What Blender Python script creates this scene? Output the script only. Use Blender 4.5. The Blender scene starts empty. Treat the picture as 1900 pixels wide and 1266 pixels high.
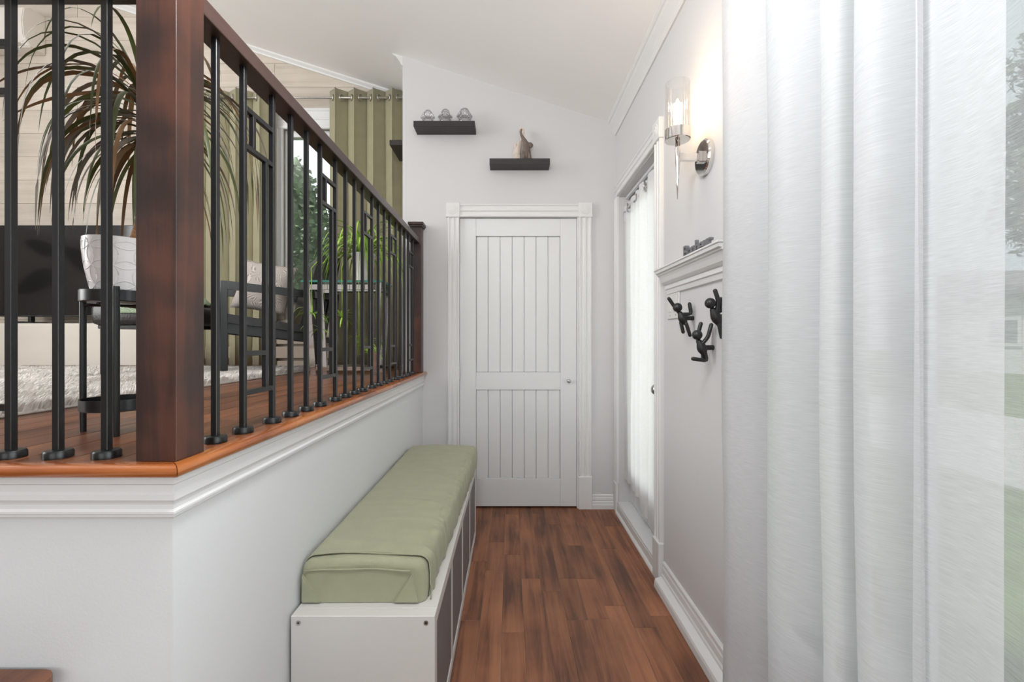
import bpy, bmesh, math, random
from mathutils import Vector, Matrix, noise

random.seed(7)
scene = bpy.context.scene
COL = scene.collection
PI = math.pi

# ------------------------------------------------------------------ camera
# metres; camera over the entry floor (z = 0), looking along +Y down the corridor
CAM_H = 1.18
FPX = 830.0
cam_d = bpy.data.cameras.new('camera')
cam_d.sensor_fit = 'HORIZONTAL'
cam_d.sensor_width = 36.0
cam_d.lens = FPX / 1900.0 * 36.0
cam_d.shift_x = 3.0 / 1900.0
cam_d.shift_y = -2.0 / 1900.0
cam_d.clip_start = 0.02
cam_d.clip_end = 300
cam = bpy.data.objects.new('camera', cam_d)
cam.location = (0, 0, CAM_H)
cam.rotation_euler = (PI / 2, 0, 0)
COL.objects.link(cam)
scene.camera = cam

# ------------------------------------------------------------------ world, lights, exposure
world = bpy.data.worlds.new('world')
scene.world = world
world.use_nodes = True
bg = world.node_tree.nodes['Background']
bg.inputs[0].default_value = (0.90, 0.96, 1.0, 1)
bg.inputs[1].default_value = 1.25


def area_light(name, loc, rot, sx, sy, power, col=(1, 1, 1)):
    d = bpy.data.lights.new(name, 'AREA')
    d.shape = 'RECTANGLE'
    d.size = sx
    d.size_y = sy
    d.energy = power
    d.color = col
    o = bpy.data.objects.new(name, d)
    o.location = loc
    o.rotation_euler = rot
    COL.objects.link(o)
    return o


# daylight entering through the window in the wall behind the camera
area_light('daylight_rear_window', (-0.6, -3.06, 1.65), (PI / 2, 0, 0), 2.2, 1.9, 20, (0.98, 0.99, 1.0))
# daylight entering through the living room's window in the left wall
area_light('daylight_left_window', (-4.66, 0.6, 2.35), (0, -PI / 2, 0), 1.9, 1.7, 90, (0.99, 0.985, 0.98))
# fill lamp at the undraped length added to the right-hand window, out of view
area_light('fill_right_window', (0.86, -0.45, 1.4), (0, PI / 2, 0), 1.8, 1.55, 36, (0.93, 0.965, 1.0))
# daylight entering through the glazed side door
area_light('daylight_side_door', (0.99, 2.65, 1.15), (0, PI / 2, 0), 1.9, 0.75, 9.5, (0.98, 0.99, 1.0))
# high sun from the left, behind the house for these rooms; it lights the street and the garden
sun_d = bpy.data.lights.new('sun', 'SUN')
sun_d.energy = 4.5
sun_d.angle = math.radians(3)
sun_d.color = (1.0, 0.97, 0.92)
sun = bpy.data.objects.new('sun', sun_d)
sun.rotation_euler = (math.radians(8), math.radians(-26), 0)
COL.objects.link(sun)

vs = scene.view_settings
vs.view_transform = 'Standard'
vs.look = 'None'
vs.gamma = 1.0
vs.use_curve_mapping = False
vs.exposure = 0.04
scene.cycles.use_denoising = True
scene.cycles.max_bounces = 10
scene.cycles.diffuse_bounces = 5
scene.cycles.transparent_max_bounces = 24
scene.cycles.caustics_reflective = False
scene.cycles.caustics_refractive = False
scene.cycles.sample_clamp_indirect = 4.0

# ------------------------------------------------------------------ materials


def new_mat(name):
    m = bpy.data.materials.new(name)
    m.use_nodes = True
    nt = m.node_tree
    return m, nt, nt.nodes, nt.links, nt.nodes['Principled BSDF']


def mat(name, col, rough=0.5, metal=0.0, var=0.0, scale=8.0, bump=0.0, bscale=60.0, spec=None, stretch=None, coat=0.0, sheen=0.0, rand=0.0):
    """Principled material whose colour is varied by noise, with optional fine relief."""
    m, nt, N, L, p = new_mat(name)
    tc = N.new('ShaderNodeTexCoord')
    mp = N.new('ShaderNodeMapping')
    L.new(tc.outputs['Object'], mp.inputs[0])
    if stretch:
        mp.inputs['Scale'].default_value = stretch
    n = N.new('ShaderNodeTexNoise')
    n.inputs['Scale'].default_value = scale
    n.inputs['Detail'].default_value = 4
    L.new(mp.outputs[0], n.inputs['Vector'])
    r = N.new('ShaderNodeValToRGB')
    r.color_ramp.elements[0].position = 0.3
    r.color_ramp.elements[1].position = 0.7
    r.color_ramp.elements[0].color = tuple(max(0, c * (1 - var)) for c in col) + (1,)
    r.color_ramp.elements[1].color = tuple(min(1, c * (1 + var)) for c in col) + (1,)
    L.new(n.outputs['Fac'], r.inputs[0])
    out = r.outputs[0]
    if rand:
        oi = N.new('ShaderNodeObjectInfo')
        mr = N.new('ShaderNodeMapRange')
        mr.inputs['To Min'].default_value = 1 - rand
        mr.inputs['To Max'].default_value = 1 + rand
        L.new(oi.outputs['Random'], mr.inputs['Value'])
        hs = N.new('ShaderNodeHueSaturation')
        L.new(mr.outputs[0], hs.inputs['Value'])
        L.new(out, hs.inputs['Color'])
        out = hs.outputs[0]
    L.new(out, p.inputs['Base Color'])
    p.inputs['Roughness'].default_value = rough
    p.inputs['Metallic'].default_value = metal
    if spec is not None:
        p.inputs['Specular IOR Level'].default_value = spec
    if coat:
        p.inputs['Coat Weight'].default_value = coat
        p.inputs['Coat Roughness'].default_value = 0.12
    if sheen:
        p.inputs['Sheen Weight'].default_value = sheen
    if bump:
        n2 = N.new('ShaderNodeTexNoise')
        n2.inputs['Scale'].default_value = bscale
        n2.inputs['Detail'].default_value = 3
        L.new(mp.outputs[0], n2.inputs['Vector'])
        b = N.new('ShaderNodeBump')
        b.inputs['Strength'].default_value = bump
        b.inputs['Distance'].default_value = 0.004
        L.new(n2.outputs['Fac'], b.inputs['Height'])
        L.new(b.outputs[0], p.inputs['Normal'])
    return m


def wood(name, cols, rough=0.35, along='Y', grain=26.0, rand=0.25, coat=0.0, blotch=3.0):
    """Wood with grain along one axis, blotches, and a different tone for every board."""
    m, nt, N, L, p = new_mat(name)
    tc = N.new('ShaderNodeTexCoord')
    oi = N.new('ShaderNodeObjectInfo')
    off = N.new('ShaderNodeVectorMath')
    off.operation = 'SCALE'
    comb = N.new('ShaderNodeCombineXYZ')
    for i in range(3):
        L.new(oi.outputs['Random'], comb.inputs[i])
    L.new(comb.outputs[0], off.inputs[0])
    off.inputs['Scale'].default_value = 37.0
    add = N.new('ShaderNodeVectorMath')
    L.new(tc.outputs['Object'], add.inputs[0])
    L.new(off.outputs[0], add.inputs[1])
    mp = N.new('ShaderNodeMapping')
    s = [grain, grain, grain]
    s['XYZ'.index(along)] = grain * 0.055
    mp.inputs['Scale'].default_value = s
    L.new(add.outputs[0], mp.inputs[0])
    n = N.new('ShaderNodeTexNoise')
    n.inputs['Scale'].default_value = 1.0
    n.inputs['Detail'].default_value = 6
    n.inputs['Roughness'].default_value = 0.65
    n.inputs['Distortion'].default_value = 0.6
    L.new(mp.outputs[0], n.inputs['Vector'])
    n2 = N.new('ShaderNodeTexNoise')
    n2.inputs['Scale'].default_value = blotch
    n2.inputs['Detail'].default_value = 3
    L.new(add.outputs[0], n2.inputs['Vector'])
    mixf = N.new('ShaderNodeMath')
    mixf.operation = 'MULTIPLY_ADD'
    L.new(n2.outputs['Fac'], mixf.inputs[0])
    mixf.inputs[1].default_value = 0.75
    L.new(n.outputs['Fac'], mixf.inputs[2])
    sub = N.new('ShaderNodeMath')
    sub.operation = 'SUBTRACT'
    L.new(mixf.outputs[0], sub.inputs[0])
    sub.inputs[1].default_value = 0.375
    r = N.new('ShaderNodeValToRGB')
    els = r.color_ramp.elements
    els[0].position = 0.3
    els[1].position = 0.72
    els[0].color = cols[0] + (1,)
    els[1].color = cols[-1] + (1,)
    if len(cols) == 3:
        e = els.new(0.5)
        e.color = cols[1] + (1,)
    L.new(sub.outputs[0], r.inputs[0])
    mr = N.new('ShaderNodeMapRange')
    mr.inputs['To Min'].default_value = 1 - rand
    mr.inputs['To Max'].default_value = 1 + rand
    L.new(oi.outputs['Random'], mr.inputs['Value'])
    hs = N.new('ShaderNodeHueSaturation')
    L.new(mr.outputs[0], hs.inputs['Value'])
    L.new(r.outputs[0], hs.inputs['Color'])
    L.new(hs.outputs[0], p.inputs['Base Color'])
    rr = N.new('ShaderNodeMapRange')
    rr.inputs['To Min'].default_value = rough * 0.8
    rr.inputs['To Max'].default_value = rough * 1.3
    L.new(n2.outputs['Fac'], rr.inputs['Value'])
    L.new(rr.outputs[0], p.inputs['Roughness'])
    if coat:
        p.inputs['Coat Weight'].default_value = coat
        p.inputs['Coat Roughness'].default_value = 0.22
    b = N.new('ShaderNodeBump')
    b.inputs['Strength'].default_value = 0.12
    b.inputs['Distance'].default_value = 0.002
    L.new(n.outputs['Fac'], b.inputs['Height'])
    L.new(b.outputs[0], p.inputs['Normal'])
    return m


def sheer(name, col, clear, slub=330.0, tl=0.55):
    """Thin woven voile: part open holes, part thread that reflects and lets light through."""
    m, nt, N, L, p = new_mat(name)
    N.remove(p)
    out = N['Material Output']
    tc = N.new('ShaderNodeTexCoord')
    mp = N.new('ShaderNodeMapping')
    mp.inputs['Scale'].default_value = (0.03, 0.10, 3.0)
    L.new(tc.outputs['Object'], mp.inputs[0])
    n = N.new('ShaderNodeTexNoise')
    n.inputs['Scale'].default_value = slub
    n.inputs['Detail'].default_value = 3
    L.new(mp.outputs[0], n.inputs['Vector'])
    mr = N.new('ShaderNodeMapRange')
    mr.inputs['From Min'].default_value = 0.3
    mr.inputs['From Max'].default_value = 0.7
    mr.inputs['To Min'].default_value = 1 - clear * 1.25
    mr.inputs['To Max'].default_value = 1 - clear * 0.75
    L.new(n.outputs['Fac'], mr.inputs['Value'])
    r = N.new('ShaderNodeValToRGB')
    r.color_ramp.elements[0].position = 0.3
    r.color_ramp.elements[1].position = 0.7
    r.color_ramp.elements[0].color = tuple(c * 0.91 for c in col) + (1,)
    r.color_ramp.elements[1].color = col + (1,)
    L.new(n.outputs['Fac'], r.inputs[0])
    d = N.new('ShaderNodeBsdfDiffuse')
    t = N.new('ShaderNodeBsdfTranslucent')
    L.new(r.outputs[0], d.inputs[0])
    L.new(r.outputs[0], t.inputs[0])
    mx = N.new('ShaderNodeMixShader')
    mx.inputs[0].default_value = tl
    L.new(d.outputs[0], mx.inputs[1])
    L.new(t.outputs[0], mx.inputs[2])
    tr = N.new('ShaderNodeBsdfTransparent')
    m2 = N.new('ShaderNodeMixShader')
    L.new(mr.outputs[0], m2.inputs[0])
    L.new(tr.outputs[0], m2.inputs[1])
    L.new(mx.outputs[0], m2.inputs[2])
    L.new(m2.outputs[0], out.inputs[0])
    return m


def thin_glass(name, tint=(1, 1, 1), refl=0.08, rough=0.0, fres=0.55):
    m, nt, N, L, p = new_mat(name)
    N.remove(p)
    out = N['Material Output']
    tr = N.new('ShaderNodeBsdfTransparent')
    tr.inputs[0].default_value = tint + (1,)
    g = N.new('ShaderNodeBsdfGlossy')
    g.inputs['Roughness'].default_value = rough
    lw = N.new('ShaderNodeLayerWeight')
    lw.inputs[0].default_value = 0.35
    mt = N.new('ShaderNodeMath')
    mt.operation = 'MULTIPLY_ADD'
    L.new(lw.outputs['Fresnel'], mt.inputs[0])
    mt.inputs[1].default_value = fres
    mt.inputs[2].default_value = refl
    mx = N.new('ShaderNodeMixShader')
    L.new(mt.outputs[0], mx.inputs[0])
    L.new(tr.outputs[0], mx.inputs[1])
    L.new(g.outputs[0], mx.inputs[2])
    L.new(mx.outputs[0], out.inputs[0])
    return m


def emit(name, col, strength):
    m, nt, N, L, p = new_mat(name)
    p.inputs['Base Color'].default_value = col + (1,)
    p.inputs['Emission Color'].default_value = col + (1,)
    p.inputs['Emission Strength'].default_value = strength
    return m


def weave(name, c1, c2, scale, rough=0.9):
    """Two-tone woven herringbone-like cloth."""
    m, nt, N, L, p = new_mat(name)
    tc = N.new('ShaderNodeTexCoord')
    v = N.new('ShaderNodeTexVoronoi')
    v.feature = 'F1'
    v.inputs['Scale'].default_value = scale * 0.35
    L.new(tc.outputs['Object'], v.inputs['Vector'])
    sc = N.new('ShaderNodeVectorMath')
    sc.operation = 'SCALE'
    sc.inputs['Scale'].default_value = 6.0
    L.new(v.outputs['Color'], sc.inputs[0])
    rot = N.new('ShaderNodeVectorRotate')
    rot.rotation_type = 'EULER_XYZ'
    L.new(tc.outputs['Object'], rot.inputs['Vector'])
    L.new(sc.outputs[0], rot.inputs['Rotation'])
    w = N.new('ShaderNodeTexWave')
    w.inputs['Scale'].default_value = scale * 0.55
    w.inputs['Distortion'].default_value = 0.8
    L.new(rot.outputs[0], w.inputs['Vector'])
    r = N.new('ShaderNodeValToRGB')
    r.color_ramp.elements[0].position = 0.42
    r.color_ramp.elements[1].position = 0.58
    r.color_ramp.elements[0].color = c1 + (1,)
    r.color_ramp.elements[1].color = c2 + (1,)
    L.new(w.outputs['Fac'], r.inputs[0])
    L.new(r.outputs[0], p.inputs['Base Color'])
    p.inputs['Roughness'].default_value = rough
    return m


M = {}
M['wall'] = mat('wall_paint', (0.64, 0.635, 0.638), 0.75, var=0.012, scale=2, bump=0.05, bscale=220)
M['wall_low'] = mat('low_wall_paint', (0.70, 0.71, 0.72), 0.7, var=0.012, scale=2, bump=0.05, bscale=220)
M['ceil'] = mat('ceiling_paint', (0.89, 0.88, 0.87), 0.85, var=0.012, scale=1.5, bump=0.04, bscale=160)
M['trim'] = mat('trim_paint', (0.735, 0.735, 0.73), 0.45, var=0.012, scale=3)
M['door'] = mat('door_paint', (0.72, 0.73, 0.73), 0.4, var=0.015, scale=3)
M['floor'] = wood('floor_wood', [(0.10, 0.038, 0.020), (0.225, 0.088, 0.043), (0.33, 0.140, 0.068)], 0.5, 'Y', 24, 0.2)
M['floor_up'] = wood('upper_floor_wood', [(0.085, 0.028, 0.012), (0.17, 0.06, 0.025), (0.28, 0.105, 0.045)], 0.3, 'Y', 24, 0.2)
M['seam'] = mat('floor_seam', (0.30, 0.20, 0.14), 0.8, var=0.3, scale=30)
M['nosing'] = wood('nosing_wood', [(0.21, 0.05, 0.009), (0.35, 0.095, 0.018), (0.48, 0.16, 0.035)], 0.25, 'Y', 30, 0.08, coat=0.5)
M['nosing_x'] = wood('nosing_wood_cross', [(0.21, 0.05, 0.009), (0.35, 0.095, 0.018), (0.48, 0.16, 0.035)], 0.25, 'X', 30, 0.08, coat=0.5)
M['newel'] = wood('dark_wood', [(0.009, 0.0028, 0.002), (0.027, 0.0078, 0.0045), (0.075, 0.022, 0.010)], 0.40, 'Z', 15, 0.06, coat=0.2, blotch=8)
M['rail'] = wood('dark_wood_rail', [(0.022, 0.010, 0.008), (0.040, 0.018, 0.014), (0.065, 0.03, 0.023)], 0.36, 'Y', 18, 0.06, coat=0.3)
M['rail_x'] = wood('dark_wood_rail_cross', [(0.022, 0.010, 0.008), (0.040, 0.018, 0.014), (0.065, 0.03, 0.023)], 0.36, 'X', 18, 0.06, coat=0.3)
M['black'] = mat('black_metal', (0.006, 0.006, 0.0065), 0.32, var=0.05, scale=40)
M['black_plastic'] = mat('black_matte', (0.012, 0.012, 0.013), 0.42, var=0.05, scale=30)
M['shelf'] = mat('black_brown_shelf', (0.025, 0.021, 0.02), 0.5, var=0.15, scale=30, stretch=(1, 8, 8))
M['bench'] = mat('bench_laminate', (0.66, 0.64, 0.615), 0.45, var=0.012, scale=4)
M['insert'] = mat('grey_insert', (0.17, 0.16, 0.165), 0.55, var=0.05, scale=20)
M['green'] = mat('sage_cloth', (0.33, 0.335, 0.22), 0.85, var=0.05, scale=14, bump=0.25, bscale=500, sheen=0.2)
M['olive'] = mat('olive_curtain', (0.335, 0.31, 0.195), 0.85, var=0.05, scale=10, bump=0.2, bscale=400, sheen=0.2)
M['sheer'] = sheer('white_voile', (0.80, 0.815, 0.835), 0.46, tl=0.42)
M['sheer_flat'] = sheer('white_voile_flat', (0.80, 0.815, 0.835), 0.26, tl=0.42)
M['sheer2'] = sheer('white_voile_dense', (0.80, 0.815, 0.835), 0.14, tl=0.42)
M['voile_door'] = sheer('door_voile', (0.90, 0.90, 0.89), 0.07, 330, tl=0.42)
M['hem'] = sheer('curtain_hem', (0.92, 0.925, 0.93), 0.05, tl=0.4)
M['chrome'] = mat('chrome', (0.78, 0.76, 0.74), 0.07, 1.0)
M['steel'] = mat('brushed_steel', (0.55, 0.54, 0.52), 0.28, 1.0, var=0.08, scale=60)
M['glass'] = thin_glass('window_glass', (0.97, 0.985, 0.98), 0.02)
M['clear'] = thin_glass('clear_glass', (0.99, 0.988, 0.985), 0.02, 0.0, 0.28)
M['figglass'] = thin_glass('figurine_glass', (0.965, 0.965, 0.97), 0.10)
M['tableglass'] = thin_glass('green_tint_glass', (0.75, 0.90, 0.86), 0.10)
M['glassedge'] = mat('glass_edge', (0.06, 0.26, 0.21), 0.15, var=0.2, scale=30)
M['bulb'] = emit('bulb_glow', (1.0, 0.72, 0.38), 26)
M['candle'] = mat('bulb_socket', (0.55, 0.40, 0.26), 0.4, 0.3)
M['globe'] = emit('fill_globe_glow', (0.96, 0.98, 1.0), 42)  # glow of the added fill globes
M['tv'] = mat('tv_panel', (0.012, 0.011, 0.011), 0.09, spec=0.45)
M['tv_edge'] = mat('tv_bezel', (0.014, 0.014, 0.015), 0.4)
M['console'] = mat('cream_lacquer', (0.66, 0.615, 0.545), 0.5, var=0.02, scale=3)
M['wallwood'] = wood('pale_wood_panel', [(0.50, 0.445, 0.375), (0.58, 0.52, 0.445), (0.65, 0.585, 0.51)], 0.7, 'X', 22, 0.05)
M['wallgap'] = mat('panel_joint', (0.30, 0.26, 0.22), 0.8, var=0.05)
M['pot'] = mat('white_ceramic', (0.80, 0.775, 0.77), 0.35, var=0.01, coat=0.3)
M['soil'] = mat('soil', (0.05, 0.03, 0.02), 0.95, var=0.4, scale=60, bump=0.6)
M['cane'] = mat('cane_bark', (0.36, 0.18, 0.08), 0.8, var=0.35, scale=25, bump=0.4, stretch=(1, 1, 6))
M['leaf_g'] = mat('dracaena_leaf', (0.085, 0.10, 0.030), 0.4, var=0.35, scale=9, rand=0.3)
M['leaf_b'] = mat('dracaena_leaf_brown', (0.20, 0.105, 0.040), 0.5, var=0.4, scale=9, rand=0.35)
M['leaf_y'] = mat('dracaena_leaf_pale', (0.22, 0.19, 0.15), 0.5, var=0.25, scale=9, rand=0.25)
M['spider'] = mat('spider_leaf', (0.30, 0.50, 0.07), 0.45, var=0.35, scale=14, rand=0.3)
M['leather'] = mat('black_leather', (0.014, 0.012, 0.012), 0.33, var=0.2, scale=12, bump=0.25, bscale=90)
M['pattern'] = weave('patterned_cushion_cloth', (0.30, 0.25, 0.22), (0.62, 0.57, 0.53), 105)
M['knit'] = weave('green_knit', (0.17, 0.24, 0.15), (0.38, 0.45, 0.32), 90)
M['rug'] = mat('shag_base', (0.70, 0.66, 0.62), 0.95, var=0.1, scale=30)
M['pile'] = mat('shag_pile', (0.80, 0.77, 0.73), 0.9, var=0.14, scale=14)
M['heater'] = mat('beige_heater', (0.46, 0.38, 0.30), 0.5, var=0.03, scale=5)
M['vinyl'] = mat('white_vinyl', (0.78, 0.79, 0.79), 0.35, var=0.01)
M['brown_fig'] = mat('brown_figurine', (0.15, 0.115, 0.095), 0.5, var=0.2, scale=30)
M['cream_fig'] = mat('cream_figurine', (0.66, 0.58, 0.50), 0.5, var=0.08, scale=25)
M['grey_letters'] = mat('grey_letters', (0.16, 0.16, 0.17), 0.6, var=0.12, scale=40)
M['plate'] = mat('switch_plate', (0.66, 0.645, 0.625), 0.35, var=0.02)
M['ac'] = mat('white_plastic', (0.72, 0.68, 0.62), 0.4, var=0.01)
M['cedar'] = mat('cedar_leaf', (0.11, 0.17, 0.085), 0.7, var=0.5, scale=3, rand=0.15)
M['tree'] = mat('tree_leaf', (0.10, 0.14, 0.07), 0.7, var=0.5, scale=2, rand=0.15)
M['bark'] = mat('bark', (0.10, 0.07, 0.05), 0.9, var=0.3, scale=12)
M['grass'] = mat('lawn', (0.17, 0.22, 0.08), 0.9, var=0.3, scale=3, bump=0.4)
M['drive'] = mat('driveway', (0.55, 0.54, 0.53), 0.9, var=0.1, scale=5)
M['siding'] = mat('white_siding', (0.80, 0.80, 0.80), 0.6, var=0.02)
M['roof'] = mat('grey_shingle', (0.20, 0.19, 0.19), 0.9, var=0.2, scale=20)
M['darkglass'] = mat('dark_glass', (0.22, 0.25, 0.25), 0.1)
M['dark'] = mat('closet_shade', (0.03, 0.028, 0.026), 0.9)  # shade of the unlit closet put into the colour
M['canvas'] = mat('canvas_print', (0.46, 0.43, 0.40), 0.8, var=0.15, scale=2)
M['canvas_leaf'] = mat('canvas_leaf_print', (0.04, 0.07, 0.035), 0.8, var=0.4, scale=4)
M['terracotta'] = mat('terracotta', (0.50, 0.22, 0.10), 0.8, var=0.1)

# ------------------------------------------------------------------ mesh helpers


def box(bm, x0, x1, y0, y1, z0, z1, bev=0.0, seg=2):
    vs_ = [bm.verts.new((x, y, z)) for x in (x0, x1) for y in (y0, y1) for z in (z0, z1)]
    idx = [(0, 1, 3, 2), (4, 6, 7, 5), (0, 4, 5, 1), (2, 3, 7, 6), (0, 2, 6, 4), (1, 5, 7, 3)]
    fs = [bm.faces.new([vs_[i] for i in f]) for f in idx]
    if bev > 0:
        es = set(e for f in fs for e in f.edges)
        bmesh.ops.bevel(bm, geom=list(es), offset=bev, offset_type='OFFSET', segments=seg, profile=0.5, affect='EDGES', clamp_overlap=True)
    return bm


def B(x0, x1, y0, y1, z0, z1, bev=0.0, seg=2):
    return box(bmesh.new(), x0, x1, y0, y1, z0, z1, bev, seg)


def prism(bm, poly, a0, a1, axis='Y'):
    """Extrude a polygon along an axis. poly gives the other two coordinates in xyz order."""
    def pt(u, v, a):
        return {'X': (a, u, v), 'Y': (u, a, v), 'Z': (u, v, a)}[axis]
    A = [bm.verts.new(pt(u, v, a0)) for u, v in poly]
    C = [bm.verts.new(pt(u, v, a1)) for u, v in poly]
    n = len(poly)
    bm.faces.new(A)
    bm.faces.new(C[::-1])
    for i in range(n):
        j = (i + 1) % n
        bm.faces.new([A[i], C[i], C[j], A[j]])
    bmesh.ops.recalc_face_normals(bm, faces=bm.faces[:])
    return bm


def frames(pts):
    pts = [Vector(p) for p in pts]
    T = []
    for i in range(len(pts)):
        a = pts[max(i - 1, 0)]
        b = pts[min(i + 1, len(pts) - 1)]
        t = (b - a)
        T.append(t.normalized() if t.length > 1e-9 else Vector((0, 0, 1)))
    ref = Vector((0, 0, 1)) if abs(T[0].z) < 0.9 else Vector((1, 0, 0))
    n = (ref - T[0] * ref.dot(T[0])).normalized()
    out = []
    for p, t in zip(pts, T):
        n = (n - t * n.dot(t))
        n = n.normalized() if n.length > 1e-6 else t.orthogonal().normalized()
        out.append((p, t, n, t.cross(n)))
    return out


def tube(bm, pts, rad, n=10, cap=True, round_ends=False):
    pts = [Vector(p) for p in pts]
    if not isinstance(rad, (list, tuple)):
        rad = [rad] * len(pts)
    rad = list(rad)
    if round_ends:
        t0 = (pts[0] - pts[1]).normalized()
        t1 = (pts[-1] - pts[-2]).normalized()
        r0, r1 = rad[0], rad[-1]
        pre, pr = [], []
        for k in (80, 50, 25):
            a = math.radians(k)
            pre.append(pts[0] + t0 * r0 * math.sin(a))
            pr.append(r0 * math.cos(a))
        post, po = [], []
        for k in (25, 50, 80):
            a = math.radians(k)
            post.append(pts[-1] + t1 * r1 * math.sin(a))
            po.append(r1 * math.cos(a))
        pts = pre + pts + post
        rad = pr + rad + po
    rings = []
    for (p, t, a, b), r in zip(frames(pts), rad):
        rings.append([bm.verts.new(p + (a * math.cos(2 * PI * k / n) + b * math.sin(2 * PI * k / n)) * r) for k in range(n)])
    for i in range(len(rings) - 1):
        for k in range(n):
            j = (k + 1) % n
            bm.faces.new([rings[i][k], rings[i][j], rings[i + 1][j], rings[i + 1][k]])
    if cap:
        bm.faces.new(rings[0][::-1])
        bm.faces.new(rings[-1])
    return bm


def lathe(bm, prof, cx, cy, n=32, closed=False):
    """prof: list of (r, z); axis vertical through cx, cy."""
    rings = []
    for r, z in prof:
        rings.append([bm.verts.new((cx + r * math.cos(2 * PI * k / n), cy + r * math.sin(2 * PI * k / n), z)) for k in range(n)])
    m = len(rings)
    for i in range(m if closed else m - 1):
        a, b = rings[i], rings[(i + 1) % m]
        for k in range(n):
            j = (k + 1) % n
            bm.faces.new([a[k], a[j], b[j], b[k]])
    if not closed:
        bm.faces.new(rings[0][::-1])
        bm.faces.new(rings[-1])
    return bm


def ball(bm, c, r, seg=16, rings=10):
    if not isinstance(r, (tuple, list)):
        r = (r, r, r)
    mt = Matrix.Translation(c) @ Matrix.Diagonal((r[0], r[1], r[2], 1))
    bmesh.ops.create_uvsphere(bm, u_segments=seg, v_segments=rings, radius=1, matrix=mt)
    return bm


def offset_of(o):
    v = Vector((0, 0, 0))
    while o is not None:
        v += o.location
        o = o.parent
    return v


def obj(name, bm, material, parent=None, smooth=False, local=False, auto=None):
    me = bpy.data.meshes.new(name)
    if parent is not None and not local:
        bmesh.ops.translate(bm, verts=bm.verts[:], vec=-offset_of(parent))
    bmesh.ops.recalc_face_normals(bm, faces=bm.faces[:])
    if auto is not None:
        for f in bm.faces:
            f.smooth = True
        for e in bm.edges:
            if len(e.link_faces) == 2 and e.calc_face_angle(0) > math.radians(auto):
                e.smooth = False
    elif smooth:
        for f in bm.faces:
            f.smooth = True
    bm.to_mesh(me)
    bm.free()
    me.materials.append(material)
    o = bpy.data.objects.new(name, me)
    COL.objects.link(o)
    if parent is not None:
        o.parent = parent
    return o


def tag(o, label, cat=None, group=None, kind=None):
    if label:
        o['label'] = label
    if cat:
        o['category'] = cat
    if group:
        o['group'] = group
    if kind:
        o['kind'] = kind
    return o


def thing(name, label, cat, loc=(0, 0, 0), rotz=0.0, group=None):
    o = bpy.data.objects.new(name, None)
    o.empty_display_size = 0.05
    o.location = loc
    o.rotation_euler = (0, 0, rotz)
    COL.objects.link(o)
    return tag(o, label, cat, group)


def struct(name, bm, m, label, **kw):
    o = obj(name, bm, m, **kw)
    return tag(o, label, None, None, 'structure')


def copy_tree(o, parent=None):
    c = o.copy()
    COL.objects.link(c)
    c.parent = parent
    for ch in list(o.children):
        copy_tree(ch, c)
    return c


def rounded_rect(w, h, r, n=5):
    pts = []
    for cx, cy, a0 in ((w - r, h - r, 0), (r, h - r, 90), (r, r, 180), (w - r, r, 270)):
        for k in range(n + 1):
            a = math.radians(a0 + 90 * k / n)
            pts.append((cx + r * math.cos(a), cy + r * math.sin(a)))
    return pts


# ------------------------------------------------------------------ main dimensions
FY = 3.132          # far wall with the closet door
DY = 3.728          # living room wall with window and panelling
RX = 0.74           # right wall
LX = -0.613         # face of the low wall under the railing
LY = 0.812          # near face of the low wall
ZU = 0.957          # upper floor level
FLX = -0.755        # left end of the far wall


def ceil_z(x):
    return 2.927 - 0.32 * x


# ------------------------------------------------------------------ structure: floors, walls, ceiling
floor = struct('floor', B(-0.62, 0.9, -3.1, FY + 0.3, -0.06, -0.0016), M['seam'], 'dark brown wooden plank floor of the entry corridor')
PW = 0.0905
plank_cache = {}


def plank(name, x0, x1, y0, y1, ztop, parent, m, thick=0.012):
    bm = bmesh.new()
    g = 0.0007
    c = 0.0012
    X0, X1, Y0, Y1 = x0 + g, x1 - g, y0 + g, y1 - g
    lo = [bm.verts.new(v) for v in ((X0, Y0, ztop - thick), (X1, Y0, ztop - thick), (X1, Y1, ztop - thick), (X0, Y1, ztop - thick))]
    mi = [bm.verts.new(v) for v in ((X0, Y0, ztop - c), (X1, Y0, ztop - c), (X1, Y1, ztop - c), (X0, Y1, ztop - c))]
    hi = [bm.verts.new(v) for v in ((X0 + c, Y0 + c, ztop), (X1 - c, Y0 + c, ztop), (X1 - c, Y1 - c, ztop), (X0 + c, Y1 - c, ztop))]
    for a, b in ((lo, mi), (mi, hi)):
        for i in range(4):
            j = (i + 1) % 4
            bm.faces.new([a[i], a[j], b[j], b[i]])
    bm.faces.new(hi)
    bm.faces.new(lo[::-1])
    return obj(name, bm, m, parent)


rp = random.Random(11)
x = -0.035 - PW * 7
while x < 0.88:
    y = -1.2 + rp.uniform(-0.5, 0.1)
    while y < FY + 0.06:
        ln = rp.choice((0.35, 0.5, 0.62, 0.8, 1.0)) * rp.uniform(0.9, 1.15)
        y1 = min(y + ln, FY + 0.06)
        if FY + 0.06 - y1 < 0.12:
            y1 = FY + 0.06
        xa, xb = max(x, LX), min(x + PW, 0.88)
        if xb - xa > 0.01 and (xa < RX or (2.25 < y1)):
            plank('floor_plank', xa, min(xb, RX + 0.004), y, y1, 0.0, floor, M['floor'])
        y = y1
    x += PW
tag(struct('floor_rear', B(-4.8, 0.74, -3.1, -1.75, -0.05, -0.002), M['floor'], 'brown wooden floor of the room behind the entry'), None)

tag(struct('floor_side', B(-4.8, -0.622, -1.748, LY - 0.001, -0.05, -0.002), M['floor'], 'brown wooden floor beside the stair'), None)

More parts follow.
